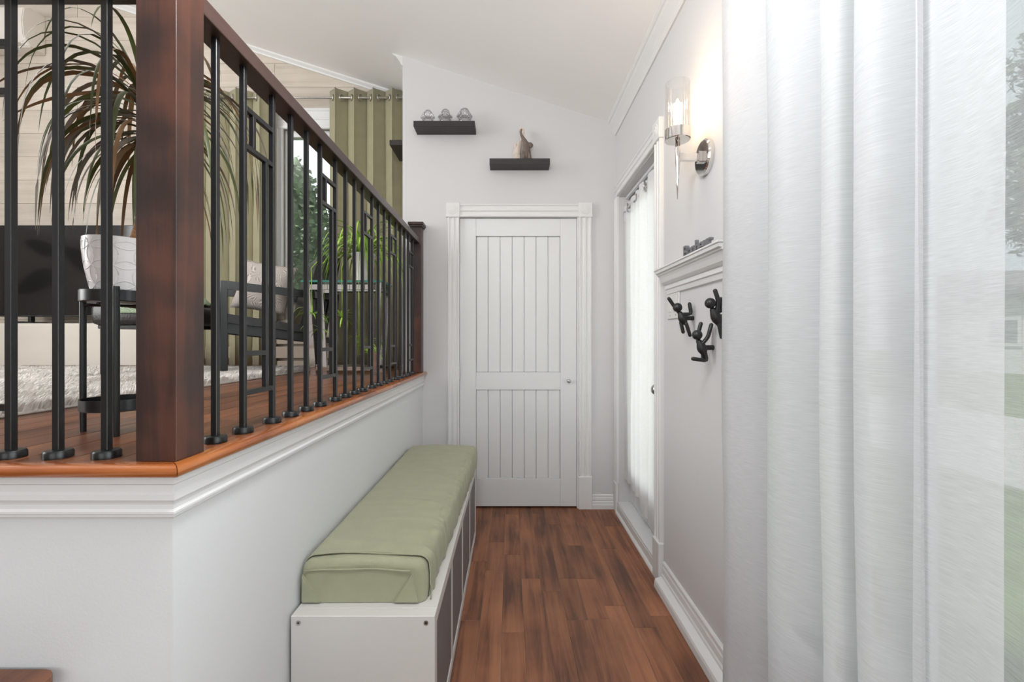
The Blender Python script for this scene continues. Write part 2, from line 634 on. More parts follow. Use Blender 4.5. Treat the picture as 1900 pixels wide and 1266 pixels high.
floor_u = struct('floor_upper', B(-4.75, FLX - 0.004, LY, DY, ZU - 0.03, ZU - 0.002), M['seam'], 'reddish brown wooden floor of the raised living room')
fu2 = B(FLX - 0.004, LX, LY, FY - 0.002, ZU - 0.03, ZU - 0.002)
obj('subfloor_strip', fu2, M['seam'], floor_u)
x = -0.645
k = 0
while x > -2.2:
    y = LY - 0.005 if k == 0 else LY + 0.0
    yend = FY - 0.004 if x > FLX - PW + 0.02 and x > FLX else DY
    first = True
    while y < yend - 0.01:
        ln = rp.choice((0.4, 0.55, 0.75, 0.95, 1.2)) * rp.uniform(0.9, 1.15)
        if first:
            ln *= rp.uniform(0.3, 1.0)
            first = False
        y1 = min(y + ln, yend)
        if yend - y1 < 0.15:
            y1 = yend
        plank('floor_plank', x - PW, x, y, y1, ZU, floor_u, M['floor_up'])
        y = y1
    x -= PW
    k += 1
obj('far_boards', B(-4.75, x, LY, DY, ZU - 0.012, ZU - 0.0005), M['floor_up'], floor_u)
obj('edge_board', B(-0.645, -0.613, LY, FY - 0.004, ZU - 0.012, ZU - 0.0005), M['floor_up'], floor_u)

# low wall (two faces)
bm = bmesh.new()
box(bm, LX - 0.09, LX, LY, FY, 0, 0.935)
box(bm, -4.75, LX - 0.09, LY, LY + 0.09, 0, 0.927)
struct('wall_low', bm, M['wall_low'], 'white low wall carrying the railing of the raised floor')

# stepped moulding under the nosing: profile (out, z) run round the corner
PROF = [(0, 0.935), (0.012, 0.935), (0.012, 0.922), (0.0085, 0.919), (0.0085, 0.907), (0.012, 0.903), (0.0125, 0.893), (0.0095, 0.888),
        (0.008, 0.884), (0.008, 0.876), (0.0115, 0.872), (0.0115, 0.868), (0.008, 0.866), (0.008, 0.861), (0.004, 0.858), (0, 0.858)]
bm = bmesh.new()
A = [bm.verts.new((-4.7, LY - o_, z)) for o_, z in PROF]
Bv = [bm.verts.new((LX + o_, LY - o_, z)) for o_, z in PROF]
Cv = [bm.verts.new((LX + o_, FY - 0.001, z)) for o_, z in PROF]
for P, Q in ((A, Bv), (Bv, Cv)):
    for i in range(len(PROF) - 1):
        bm.faces.new([P[i], P[i + 1], Q[i + 1], Q[i]])
struct('trim_1', bm, M['trim'], 'white stepped moulding under the orange floor edge')

# orange bullnose floor edge, two mitred lengths
NP = [(0.0, 0.936), (0.022, 0.936), (0.027, 0.939), (0.030, 0.944), (0.0305, 0.949), (0.0285, 0.954), (0.024, 0.957), (0.018, 0.9585), (0.0, 0.9585)]
bm = bmesh.new()
A = [bm.verts.new((-1.42, LY - o_ + 0.001, z)) for o_, z in NP]
Bv = [bm.verts.new((LX + o_ - 0.0008, LY - o_ + 0.001, z)) for o_, z in NP]
for i in range(len(NP) - 1):
    bm.faces.new([A[i], A[i + 1], Bv[i + 1], Bv[i]])
bm.faces.new(A)
bm.faces.new(Bv[::-1])
nose_f = struct('trim_2', bm, M['nosing_x'], 'glossy orange wooden floor edge below the near railing', auto=40)
bm = bmesh.new()
A = [bm.verts.new((LX + o_, LY - o_ + 0.0018, z)) for o_, z in NP]
Bv = [bm.verts.new((LX + o_, FY - 0.001, z)) for o_, z in NP]
for i in range(len(NP) - 1):
    bm.faces.new([A[i], A[i + 1], Bv[i + 1], Bv[i]])
bm.faces.new(A)
bm.faces.new(Bv[::-1])
struct('trim_3', bm, M['nosing'], 'glossy orange wooden floor edge along the corridor', auto=40)

# far wall around the closet door
DX0, DX1, DZ = -0.358, 0.468, 2.037
bm = bmesh.new()
prism(bm, [(FLX, 0), (DX0, 0), (DX0, ceil_z(DX0)), (FLX, ceil_z(FLX))], FY, FY + 0.11)
prism(bm, [(DX1, 0), (RX + 0.15, 0), (RX + 0.15, ceil_z(RX + 0.15)), (DX1, ceil_z(DX1))], FY, FY + 0.11)
prism(bm, [(DX0, DZ), (DX1, DZ), (DX1, ceil_z(DX1)), (DX0, ceil_z(DX0))], FY, FY + 0.11)
prism(bm, [(FLX, 0), (FLX + 0.09, 0), (FLX + 0.09, ceil_z(FLX + 0.09)), (FLX, ceil_z(FLX))], FY + 0.11, DY)
struct('wall_far', bm, M['wall'], 'white sloping-top wall holding the closet door')
struct('wall_closet', B(DX0 - 0.02, DX1 + 0.02, FY + 0.11, FY + 0.14, 0, DZ + 0.05), M['dark'], 'near-black panel standing in for the closet shade behind the white door')  # near-black sheet paints the shade seen through the door gaps

# right wall with the big window and the side door
OY0, OY1, OZ = 2.25, 3.05, 2.155       # side door opening
WY0, WY1, WZ0, WZ1 = -1.3, 1.18, 0.42, 2.32
T = 0.15
bm = bmesh.new()


def rwall(y0, y1, z0, z1):
    box(bm, RX, RX + T, y0, y1, z0, z1)


top = 2.70
rwall(-3.1, WY0, 0, top)
rwall(WY0, WY1, 0, WZ0)
rwall(WY0, WY1, WZ1, top)
rwall(WY1, OY0, 0, top)
rwall(OY0, OY1, OZ, top)
rwall(OY1, FY, 0, top)
rwall(OY0, OY1, 0, 0.068)
struct('wall_right', bm, M['wall'], 'white corridor wall with the sconce and coat hooks')

# living room back wall: backing + planks, with window opening
VX0, VX1, VZ0, VZ1 = -1.885, -0.95, 1.52, 2.93
bm = bmesh.new()
for x0, x1, z0, z1 in ((-4.75, VX0, ZU - 0.03, None), (VX1, FLX, ZU - 0.03, None), (VX0, VX1, ZU - 0.03, VZ0), (VX0, VX1, VZ1, None)):
    if z1 is None:
        prism(bm, [(x0, z0), (x1, z0), (x1, ceil_z(x1)), (x0, ceil_z(x0))], DY, DY + 0.14)
    else:
        box(bm, x0, x1, DY, DY + 0.14, z0, z1)
wall_back = struct('wall_back', bm, M['wallgap'], 'pale wood panelled wall behind the television')
PH = 0.1935
row = 0
z = ZU + 0.005
while z < 4.45:
    xs = [-4.75]
    xx = -4.75 + (0.35, 0.95, 0.6, 1.15)[row % 4]
    while xx < FLX - 0.05:
        xs.append(xx)
        xx += 1.22
    xs.append(FLX)
    for a, b in zip(xs[:-1], xs[1:]):
        segs = [(a, b)]
        z1 = z + PH
        if z1 > VZ0 and z < VZ1:           # cut round the window
            segs = []
            if a < VX0:
                segs.append((a, min(b, VX0)))
            if b > VX1:
                segs.append((max(a, VX1), b))
        for s0, s1 in segs:
            if s1 - s0 < 0.01:
                continue
            g = 0.0012
            poly = [(s0 + g, z + g), (s1 - g, z + g)]
            zr, zl = min(z1 - g, ceil_z(s1) - 0.002), min(z1 - g, ceil_z(s0) - 0.002)
            if zl <= z + 0.004:
                continue
            if zr <= z + g:
                # ceiling line cuts the lower edge
                xc = (2.927 - 0.002 - (z + g)) / 0.32
                poly = [(s0 + g, z + g), (min(xc, s1 - g), z + g)]
            else:
                poly.append((s1 - g, zr))
            if zr < z1 - g - 1e-4 and zl >= z1 - g - 1e-4:
                xc = (2.927 - 0.002 - (z1 - g)) / 0.32
                if s0 + g < xc < s1 - g:
                    poly.append((xc, z1 - g))
            poly.append((s0 + g, zl))
            obj('wall_plank', prism(bmesh.new(), poly, DY - 0.009, DY - 0.0001), M['wallwood'], wall_back)
    z += PH
    row += 1

# left and rear walls (with the windows that light the rooms), outside the frame
bm = bmesh.new()
WL0, WL1 = -0.35, 1.55
box(bm, -4.85, -4.7, -3.1, WL0, 0, 4.5)
box(bm, -4.85, -4.7, WL1, DY + 0.14, 0, 4.5)
box(bm, -4.85, -4.7, WL0, WL1, 0, 1.25)
box(bm, -4.85, -4.7, WL0, WL1, 3.45, 4.5)
struct('wall_left', bm, M['wall'], 'white living room side wall with a window')
bm = bmesh.new()
box(bm, -4.85, -1.8, -3.25, -3.1, 0, 4.5)
box(bm, 0.6, 0.9, -3.25, -3.1, 0, 2.75)
box(bm, -1.8, 0.6, -3.25, -3.1, 0, 0.6)
prism(bm, [(-1.8, 2.7), (0.6, 2.7), (0.6, ceil_z(0.6)), (-1.8, ceil_z(-1.8))], -3.25, -3.1)
struct('wall_rear', bm, M['wall'], 'white wall with a wide window behind the viewpoint')
bm = bmesh.new()
box(bm, -1.8, 0.6, -3.2, -3.15, 0.6, 0.66)
box(bm, -1.8, 0.6, -3.2, -3.15, 2.64, 2.7)
for xx in (-1.8, -1.03, -0.23, 0.54):
    box(bm, xx, xx + 0.06, -3.2, -3.15, 0.66, 2.64)
w3 = struct('window_3', bm, M['vinyl'], 'white framed wide window behind the viewpoint')
obj('pane', B(-1.8, 0.6, -3.18, -3.176, 0.62, 2.68), M['glass'], w3)
bm = bmesh.new()
box(bm, -4.8, -4.74, WL0, WL1, 1.25, 1.31)
box(bm, -4.8, -4.74, WL0, WL1, 3.39, 3.45)
for yy in (WL0, (WL0 + WL1) / 2 - 0.03, WL1 - 0.06):
    box(bm, -4.8, -4.74, yy, yy + 0.06, 1.31, 3.39)
w4 = struct('window_4', bm, M['vinyl'], 'white framed window in the living room side wall')
obj('pane', B(-4.775, -4.771, WL0, WL1, 1.28, 3.42), M['glass'], w4)

# ceiling
bm = bmesh.new()
prism(bm, [(-4.85, ceil_z(-4.85)), (0.9, ceil_z(0.9)), (0.9, ceil_z(0.9) + 0.1), (-4.85, ceil_z(-4.85) + 0.1)], -3.25, DY + 0.14)
struct('ceiling', bm, M['ceil'], 'off-white sloping ceiling over both rooms')

# crown along the right wall
cx = RX - 0.062
CP = [(RX, 2.612), (RX - 0.008, 2.612), (RX - 0.012, 2.622), (RX - 0.016, 2.634), (RX - 0.028, 2.655), (RX - 0.042, 2.675), (RX - 0.048, 2.688), (RX - 0.055, 2.692), (RX - 0.063, 2.704),
      (cx, ceil_z(cx) + 0.003), (RX, ceil_z(RX) + 0.003)]
struct('trim_4', prism(bmesh.new(), CP, -3.1, FY), M['trim'], 'white crown moulding along the corridor wall')
# cove at the top of the panelled wall
bm = bmesh.new()
for x0, x1 in ((-4.7, FLX),):
    a = [(x0, DY - 0.009), (x1, DY - 0.009)]
    v = []
    for xx in (x0, x1):
        zc = ceil_z(xx)
        v.append([bm.verts.new((xx, DY - 0.009, zc - 0.042)), bm.verts.new((xx, DY - 0.02, zc - 0.040)), bm.verts.new((xx, DY - 0.024, zc - 0.028)),
                  bm.verts.new((xx, DY - 0.040, zc - 0.012)), bm.verts.new((xx, DY - 0.044, zc + 0.002)), bm.verts.new((xx, DY - 0.009, zc + 0.002))])
    for i in range(6):
        j = (i + 1) % 6
        bm.faces.new([v[0][i], v[0][j], v[1][j], v[1][i]])
    bm.faces.new(v[0])
    bm.faces.new(v[1][::-1])
struct('trim_5', bm, M['trim'], 'white cove strip between panelled wall and ceiling')
# crown on the return of the far wall, its cut end showing at the top corner
RP = [(FLX + 0.001, 3.105), (FLX - 0.008, 3.108), (FLX - 0.022, 3.135), (FLX - 0.045, 3.165), (FLX - 0.062, 3.178), (FLX - 0.076, 3.192), (FLX - 0.076, ceil_z(FLX - 0.076) + 0.003), (FLX + 0.001, ceil_z(FLX) + 0.003)]
struct('trim_6', prism(bmesh.new(), RP, FY + 0.004, DY - 0.05), M['trim'], 'white crown end at the upper left corner of the far wall')

# ------------------------------------------------------------------ closet door with casing
d1 = tag(bpy.data.objects.new('door_1', None), 'white panelled plank closet door in the far wall', None, None, 'structure')
d1.location = (0.05, FY, 0)
COL.objects.link(d1)
sx0, sx1 = -0.3545, 0.4645
yF, yB = FY + 0.006, FY + 0.044
obj('stile', B(sx0, sx0 + 0.113, yF, yB, 0.012, 2.033, 0.0015, 1), M['door'], d1)
obj('stile', B(sx1 - 0.114, sx1, yF, yB, 0.012, 2.033, 0.0015, 1), M['door'], d1)
px0, px1 = sx0 + 0.1135, sx1 - 0.1145
for z0, z1 in ((1.908, 2.033), (0.83, 0.953), (0.012, 0.205)):
    obj('rail', B(px0, px1, yF + 0.0006, yB, z0, z1, 0.0015, 1), M['door'], d1)
nb = 7
bw = (px1 - px0) / nb
for z0, z1 in ((0.953, 1.908), (0.205, 0.83)):
    for i in range(nb):
        obj('board', B(px0 + i * bw + 0.0008, px0 + (i + 1) * bw - 0.0008, yF + 0.009, yB - 0.006, z0 + 0.0005, z1 - 0.0005, 0.004, 1), M['door'], d1)
bm = bmesh.new()
tube(bm, [(0.409, yF, 0.893), (0.409, yF - 0.012, 0.893)], 0.006, 12)
ball(bm, (0.409, yF - 0.02, 0.893), (0.0135, 0.012, 0.0135))
obj('knob', bm, M['steel'], d1, smooth=True)
obj('knob_collar', tube(bmesh.new(), [(0.409, yF + 0.001, 0.893), (0.409, yF - 0.003, 0.893)], 0.012, 16), M['steel'], d1)
for zz in (1.765, 0.948, 0.25):
    bm = bmesh.new()
    for q in range(3):
        tube(bm, [(sx0 - 0.004, FY - 0.004, zz - 0.042 + q * 0.029), (sx0 - 0.004, FY - 0.004, zz - 0.042 + q * 0.029 + 0.027)], 0.006, 10)
    obj('hinge', bm, M['steel'], d1)


def fluted(w, t):
    """casing profile across its width: (u, out)"""
    p = [(0, 0), (0, t * 0.8), (w * 0.04, t)]
    for c in (0.29, 0.71):
        p += [(w * (c - 0.17), t), (w * (c - 0.13), t * 0.72), (w * (c - 0.05), t * 0.62), (w * (c + 0.05), t * 0.62), (w * (c + 0.13), t * 0.72), (w * (c + 0.17), t)]
    p += [(w * 0.96, t), (w, t * 0.8), (w, 0)]
    return p


def casing_far(z0, z1, x0, x1, t=0.018):
    bm = bmesh.new()
    P = [(x0 + u, FY - o_) for u, o_ in fluted(x1 - x0, t)]
    return prism(bm, P, z0, z1, 'Z')


cs = tag(bpy.data.objects.new('trim_7', None), 'white fluted casing with corner rosettes round the closet door', None, None, 'structure')
cs.location = (0.05, FY, 0)
COL.objects.link(cs)
cxl0, cxl1, cxr0, cxr1 = -0.437, -0.357, 0.478, 0.566
obj('casing', casing_far(0.0, 2.036, cxl0, cxl1), M['trim'], cs)
obj('casing', casing_far(0.228, 2.036, cxr0, cxr1), M['trim'], cs)
bm = bmesh.new()
prism(bm, [(FY - o_, 2.038 + u) for u, o_ in fluted(0.092, 0.018)], cxl1 - 0.002, cxr0 + 0.002, 'X')
obj('head_casing', bm, M['trim'], cs)
obj('jamb', B(0.4665, 0.478, FY - 0.004, FY + 0.05, 0.0, 2.038, 0.001, 1), M['trim'], cs)
obj('jamb', B(-0.366, -0.3565, FY - 0.002, FY + 0.05, 0.0, 2.038, 0.001, 1), M['trim'], cs)
for x0, x1 in ((cxl0 - 0.012, cxl1 + 0.004), (cxr0 - 0.004, cxr1 + 0.006)):
    c = ((x0 + x1) / 2, 2.038 + 0.048)
    o = obj('corner_block', B(x0, x1, FY - 0.024, FY, 2.036, 2.136, 0.002, 1), M['trim'], cs)
    bm = bmesh.new()
    for r0, h in ((0.034, 0.0262), (0.022, 0.0285), (0.010, 0.031)):
        tube(bm, [(c[0], FY - 0.023, c[1]), (c[0], FY - h, c[1])], [r0, r0 * 0.86], 24)
    obj('rosette', bm, M['trim'], o)
obj('plinth_block', B(cxr0 - 0.004, cxr1 + 0.004, FY - 0.024, FY, 0, 0.228, 0.003, 1), M['trim'], cs)

BP = [(0, 0), (0, 0.10), (0.004, 0.10), (0.008, 0.096), (0.010, 0.088), (0.006, 0.083), (0.010, 0.078), (0.012, 0.062), (0.009, 0.056), (0.013, 0.050), (0.014, 0.034), (0.017, 0.030), (0.018, 0.0)]
struct('baseboard_far', prism(bmesh.new(), [(FY - o_, z) for o_, z in BP], cxr1 + 0.004, RX, 'X'), M['trim'], 'white stepped baseboard right of the closet door')
BR = [(0, 0), (0, 0.118), (0.005, 0.118), (0.010, 0.112), (0.011, 0.100), (0.006, 0.096), (0.012, 0.088), (0.012, 0.062), (0.016, 0.056), (0.017, 0.046), (0.046, 0.036), (0.050, 0.026), (0.052, 0.0)]
struct('baseboard_right', prism(bmesh.new(), [(RX - o_, z) for o_, z in BR], -3.05, OY0 - 0.105, 'Y'), M['trim'], 'white baseboard with shoe strip below the coat hooks')

# ------------------------------------------------------------------ side door in the right wall, its casing and sill
cs2 = tag(bpy.data.objects.new('trim_8', None), 'white fluted casing round the curtained side door', None, None, 'structure')
cs2.location = (RX, 2.65, 0)
COL.objects.link(cs2)


def casing_right(y0, y1, z0, z1, t=0.02):
    return prism(bmesh.new(), [(RX - o_, y0 + u) for u, o_ in fluted(y1 - y0, t)], z0, z1, 'Z')


obj('casing', casing_right(OY0 - 0.09, OY0 - 0.004, 0.20, OZ + 0.005), M['trim'], cs2)
obj('casing', casing_right(OY1 + 0.002, FY - 0.001, 0.20, OZ + 0.005, 0.016), M['trim'], cs2)
bm = prism(bmesh.new(), [(RX - o_, OZ + 0.004 + u) for u, o_ in fluted(0.088, 0.02)], OY0, OY1 + 0.03, 'Y')
obj('head_casing', bm, M['trim'], cs2)
o = obj('corner_block', B(RX - 0.026, RX, OY0 - 0.098, OY0 + 0.001, OZ + 0.002, OZ + 0.102, 0.002, 1), M['trim'], cs2)
bm = bmesh.new()
for r0, h in ((0.034, 0.0285), (0.022, 0.031), (0.010, 0.034)):
    tube(bm, [(RX - 0.025, OY0 - 0.048, OZ + 0.052), (RX - h, OY0 - 0.048, OZ + 0.052)], [r0, r0 * 0.86], 24)
obj('rosette', bm, M['trim'], o)
obj('plinth_block', B(RX - 0.028, RX, OY0 - 0.1, OY0 - 0.002, 0, 0.20, 0.004, 1), M['trim'], cs2)
obj('plinth_block', B(RX - 0.022, RX, OY1 + 0.002, FY - 0.001, 0, 0.20, 0.004, 1), M['trim'], cs2)
obj('sill', B(RX - 0.012, RX + T, OY0 - 0.001, OY1 + 0.001, 0.068, 0.076, 0.003, 1), M['trim'], cs2)
obj('sill_riser', B(RX - 0.014, RX - 0.0005, OY0 - 0.001, OY1 + 0.001, 0.012, 0.062, 0.004, 2), M['trim'], cs2)
obj('shoe_strip', prism(bmesh.new(), [(RX, 0), (RX - 0.026, 0), (RX - 0.025, 0.008), (RX - 0.016, 0.018), (RX, 0.02)], OY0, OY1), M['trim'], cs2)
obj('stop_strip', B(RX + 0.045, RX + 0.06, OY0, OY1, OZ - 0.02, OZ - 0.001), M['trim'], cs2)

d2 = tag(bpy.data.objects.new('door_2', None), 'white glazed side door behind sheer curtains', None, None, 'structure')
d2.location = (RX + 0.1, 2.65, 0.08)
COL.objects.link(d2)
dx0, dx1 = RX + 0.075, RX + 0.118
obj('stile', B(dx0, dx1, OY0 + 0.003, OY0 + 0.115, 0.08, OZ - 0.004, 0.002, 1), M['door'], d2)
obj('stile', B(dx0, dx1, OY1 - 0.115, OY1 - 0.003, 0.08, OZ - 0.004, 0.002, 1), M['door'], d2)
obj('rail', B(dx0, dx1, OY0 + 0.115, OY1 - 0.115, 0.08, 0.32, 0.002, 1), M['door'], d2)
obj('rail', B(dx0, dx1, OY0 + 0.115, OY1 - 0.115, OZ - 0.14, OZ - 0.004, 0.002, 1), M['door'], d2)
obj('pane', B(dx0 + 0.018, dx0 + 0.024, OY0 + 0.113, OY1 - 0.113, 0.318, OZ - 0.138), M['glass'], d2)
bm = bmesh.new()
tube(bm, [(dx0, OY0 + 0.050, 0.925), (dx0 - 0.062, OY0 + 0.050, 0.925)], 0.011, 14)
ball(bm, (dx0 - 0.072, OY0 + 0.050, 0.925), (0.020, 0.026, 0.026))
obj('knob', bm, M['steel'], d2, smooth=True)
bm = bmesh.new()
for q in (0, 0.045):
    tube(bm, [(RX - 0.006, OY0 + 0.004, 1.47 + q), (RX - 0.006, OY0 + 0.004, 1.50 + q)], 0.009, 10)
obj('hinge', bm, M['steel'], d2)

# ------------------------------------------------------------------ big window in the right wall
bm = bmesh.new()
wx0, wx1 = RX + 0.06, RX + 0.12
box(bm, wx0, wx1, WY0, WY1, WZ0, WZ0 + 0.06)
box(bm, wx0, wx1, WY0, WY1, WZ1 - 0.06, WZ1)
box(bm, wx0, wx1, WY0, WY0 + 0.06, WZ0 + 0.06, WZ1 - 0.06)
box(bm, wx0, wx1, WY1 - 0.06, WY1, WZ0 + 0.06, WZ1 - 0.06)
w1 = struct('window_1', bm, M['vinyl'], 'large white framed window behind the sheer curtains')
obj('pane', B(wx0 + 0.028, wx0 + 0.032, WY0 + 0.05, WY1 - 0.05, WZ0 + 0.05, WZ1 - 0.05), M['glass'], w1)
obj('window_sill', B(RX - 0.03, RX + 0.06, WY0 - 0.03, WY1 + 0.03, WZ0 - 0.025, WZ0, 0.004, 1), M['trim'], w1)

# living room window
bm = bmesh.new()
f0, f1 = DY + 0.02, DY + 0.08
box(bm, VX0, VX1, f0, f1, VZ0, VZ0 + 0.05)
box(bm, VX0, VX1, f0, f1, VZ1 - 0.05, VZ1)
box(bm, VX0, VX0 + 0.022, f0, f1, VZ0 + 0.05, VZ1 - 0.05)
box(bm, VX1 - 0.05, VX1, f0, f1, VZ0 + 0.05, VZ1 - 0.05)
box(bm, VX0 + 0.022, VX0 + 0.034, f0 + 0.015, f1 - 0.01, VZ0 + 0.05, VZ1 - 0.05)
w2 = struct('window_2', bm, M['vinyl'], 'white framed living room window between green curtains')
obj('pane', B(VX0 + 0.015, VX1 - 0.04, f0 + 0.028, f0 + 0.032, VZ0 + 0.04, VZ1 - 0.04), M['glass'], w2)
bm = prism(bmesh.new(), [(VX0 - 0.1 + u, DY - 0.009 - o_) for u, o_ in fluted(0.1, 0.02)], VZ0 - 0.05, VZ1 + 0.0, 'Z')
o = obj('window_casing', bm, M['vinyl'], w2)
bm = prism(bmesh.new(), [(VX1 + u, DY - 0.009 - o_) for u, o_ in fluted(0.1, 0.02)], VZ0 - 0.05, VZ1 + 0.0, 'Z')
obj('window_casing', bm, M['vinyl'], w2)
bm = prism(bmesh.new(), [(DY - 0.009 - o_, VZ1 + u) for u, o_ in fluted(0.17, 0.022)], VX0 - 0.1, VX1 + 0.1, 'X')
obj('head_casing', bm, M['vinyl'], w2)
obj('window_sill', B(VX0 - 0.12, VX1 + 0.12, DY - 0.05, DY + 0.02, VZ0 - 0.03, VZ0, 0.004, 1), M['vinyl'], w2)

# ------------------------------------------------------------------ stairs at the lower left
st = tag(bpy.data.objects.new('stairs', None), 'brown wooden stair rising against the low wall at lower left', None, None, 'structure')
st.location = (-0.9, 0.3, 0)
COL.objects.link(st)
for i, zt in enumerate((0.215, 0.40, 0.587, 0.772)):
    xf = -0.806 + (2 - i) * 0.262
    poly = rounded_rect(0.3, 0.93, 0.03, 4)
    bm = prism(bmesh.new(), [(xf - 0.3 + u, -0.125 + v) for u, v in poly], zt - 0.03, zt, 'Z')
    obj('tread', bm, M['floor_up'], st)
    obj('riser', B(xf - 0.038, xf - 0.024, -0.11, LY - 0.003, zt - 0.186, zt - 0.03), M['trim'], st)
tag(struct('floor_landing', B(-4.7, -1.63, -0.125, LY - 0.003, ZU - 0.04, ZU), M['floor_up'], 'wooden landing at the head of the stair'), None)

# ------------------------------------------------------------------ railing
rail = thing('stair_railing', 'dark wood handrail with black metal balusters edging the raised living room', 'railing', (-0.643, 0.849, ZU))
NW = 0.0734


def newel(x0, y0, cap):
    o = obj('newel_post', B(x0, x0 + NW, y0, y0 + NW, ZU + 0.002, 1.945, 0.0006, 1), M['newel'], rail)
    bm = bmesh.new()
    cx_, cy_ = x0 + NW / 2, y0 + NW / 2
    for hw, za, zb in ((NW / 2 + 0.004, 1.945, 1.953), (NW / 2 + 0.010, 1.953, 1.963), (NW / 2 + 0.016, 1.963, 1.982)):
        box(bm, cx_ - hw, cx_ + hw, cy_ - hw, cy_ + hw, za, zb, 0.002, 1)
    obj('post_cap', bm, M['newel'], o)


newel(-0.680, LY, True)
newel(-0.680, FY - NW - 0.014, True)
newel(-1.475, LY, True)
RZ0, RZ1 = 1.838, 1.875
obj('handrail', B(-0.680, -0.6185, LY + NW, FY - NW - 0.014, RZ0, RZ1, 0.003, 2), M['rail'], rail)
obj('handrail', B(-1.475 + NW, -0.680, 0.8185, 0.880, RZ0, RZ1, 0.003, 2), M['rail_x'], rail)
bs = 0.0127 / 2
RXC, RYC = -0.643, 0.849


def baluster(x, y):
    o = obj('baluster', B(x - bs, x + bs, y - bs, y + bs, ZU + 0.002, RZ0, 0.0008, 1), M['black'], rail)
    bm = bmesh.new()
    lathe(bm, [(0.0225, ZU + 0.0005), (0.0225, ZU + 0.011), (0.0205, ZU + 0.0145), (0.008, ZU + 0.0155)], x, y, 24)
    obj('base_shoe', bm, M['black'], o, auto=40)
    return o


def motif(a0, a1, axis):
    """rectangular ornament between two balusters; a0 is the one that carries bar C"""
    def bar(u0, u1, z0, z1):
        u0, u1 = min(u0, u1), max(u0, u1)
        if axis == 'Y':
            bm = B(RXC - bs * 0.9, RXC + bs * 0.9, u0, u1, z0, z1, 0.0006, 1)
        else:
            bm = B(u0, u1, RYC - bs * 0.9, RYC + bs * 0.9, z0, z1, 0.0006, 1)
        obj('cross_bar', bm, M['black'], rail)
    s = 1 if a1 > a0 else -1
    w = abs(a1 - a0)
    L = lambda f: a0 + s * w * f
    e = bs * s
    zA, zB, zC, zD = 1.742, 1.650, 1.147, 1.052
    h = bs
    bar(a0 + e, a1 - e, zA - h, zA + h)
    bar(a0 + e, a1 - e, zB - h, zB + h)
    bar(a0 + e, a1 - e, zD - h, zD + h)
    v1, v2 = L(0.30), L(0.74)
    bar(v1 - bs, v1 + bs, zB + h, zA - h)
    bar(v2 - bs, v2 + bs, zD + h, zB - h)
    bar(a0 + e, v2 - s * bs, zC - h, zC + h)


yb = 0.975
ys = [yb]
for i in range(19):
    yb += 0.131 if i % 4 == 1 else 0.101
    ys.append(yb)
for y in ys:
    if y < FY - NW - 0.02:
        baluster(RXC, y)
for i in (1, 5, 9, 13, 17):
    motif(ys[i], ys[i + 1], 'Y')
xsb = [-0.766, -0.858, -0.9475, -1.0785, -1.179, -1.28, -1.35]
for xx in xsb:
    baluster(xx, RYC)
motif(-1.0785, -0.9475, 'X')

# ------------------------------------------------------------------ storage bench
by0, by1, bx0, bx1, bh = 1.23, 2.70, -0.604, -0.208, 0.42
bench = thing('storage_bench', 'low off-white cube shelf bench with dark grey inserts against the low wall', 'bench', ((bx0 + bx1) / 2, (by0 + by1) / 2, 0))
t = 0.038
obj('top_panel', B(bx0, bx1, by0 + t, by1 - t, bh - t, bh, 0.0012, 1), M['bench'], bench)
obj('bottom_panel', B(bx0, bx1, by0 + t, by1 - t, 0.002, t, 0.0012, 1), M['bench'], bench)
for y0 in (by0, by1 - t):
    e = obj('end_panel', B(bx0, bx1, y0, y0 + t, 0.002, bh, 0.0012, 1), M['bench'], bench)
    if y0 == by0:
        for xx in (bx0 + 0.021, bx1 - 0.024):
            bm = tube(bmesh.new(), [(xx, by0 + 0.004, bh - 0.018), (xx, by0 - 0.0015, bh - 0.018)], 0.0062, 18)
            o = obj('bolt', bm, M['steel'], e)
            obj('hex_socket', tube(bmesh.new(), [(xx, by0, bh - 0.018), (xx, by0 - 0.0019, bh - 0.018)], 0.0028, 6), M['black'], e)
cw = (by1 - by0 - 2 * t - 3 * 0.016) / 4
for i in range(4):
    c0 = by0 + t + i * (cw + 0.016)
    obj('insert_door', B(bx1 - 0.028, bx1 - 0.004, c0 + 0.003, c0 + cw - 0.003, t + 0.003, bh - t - 0.003, 0.0015, 1), M['insert'], bench)
    if i < 3:
        obj('divider', B(bx0, bx1 - 0.0005, c0 + cw, c0 + cw + 0.016, t, bh - t), M['bench'], bench)
obj('back_panel', B(bx0 + 0.002, bx0 + 0.006, by0 + t, by1 - t, t, bh - t), M['bench'], bench)

# cushion and its wrapped cover
cu = thing('bench_cushion', 'long sage green cushion wrapped in a creased cover on the bench', 'cushion', (-0.42, 1.98, bh))


def right_x(y):
    return -0.245 + 0.036 * (y - 1.3) / 1.37


def cushion_section(y, grow, wr, nb=64):
    """points round the cross section from the left foot over the top to the right foot"""
    xl, xr = -0.606 - 0.0 * grow, right_x(y) + grow
    z0, z1 = bh + 0.0015, 0.538 + grow
    r = 0.03
    pts = []
    for k in range(8):
        pts.append((xl, z0 + (z1 - r - z0) * k / 8))
    for k in range(7):
        a = PI - PI / 2 * k / 6
        pts.append((xl + r + r * math.cos(a), z1 - r + r * math.sin(a)))
    for k in range(1, 26):
        u = k / 26
        pts.append((xl + r + (xr - xl - 2 * r) * u, z1 + 0.010 * math.sin(PI * u)))
    for k in range(7):
        a = PI / 2 - PI / 2 * k / 6
        pts.append((xr - r + r * math.cos(a), z1 - r + r * math.sin(a)))
    for k in range(1, 12):
        u = k / 11
        pts.append((xr + 0.004 * math.sin(PI * u), z1 - r + (z0 - z1 + r) * u))
    return pts


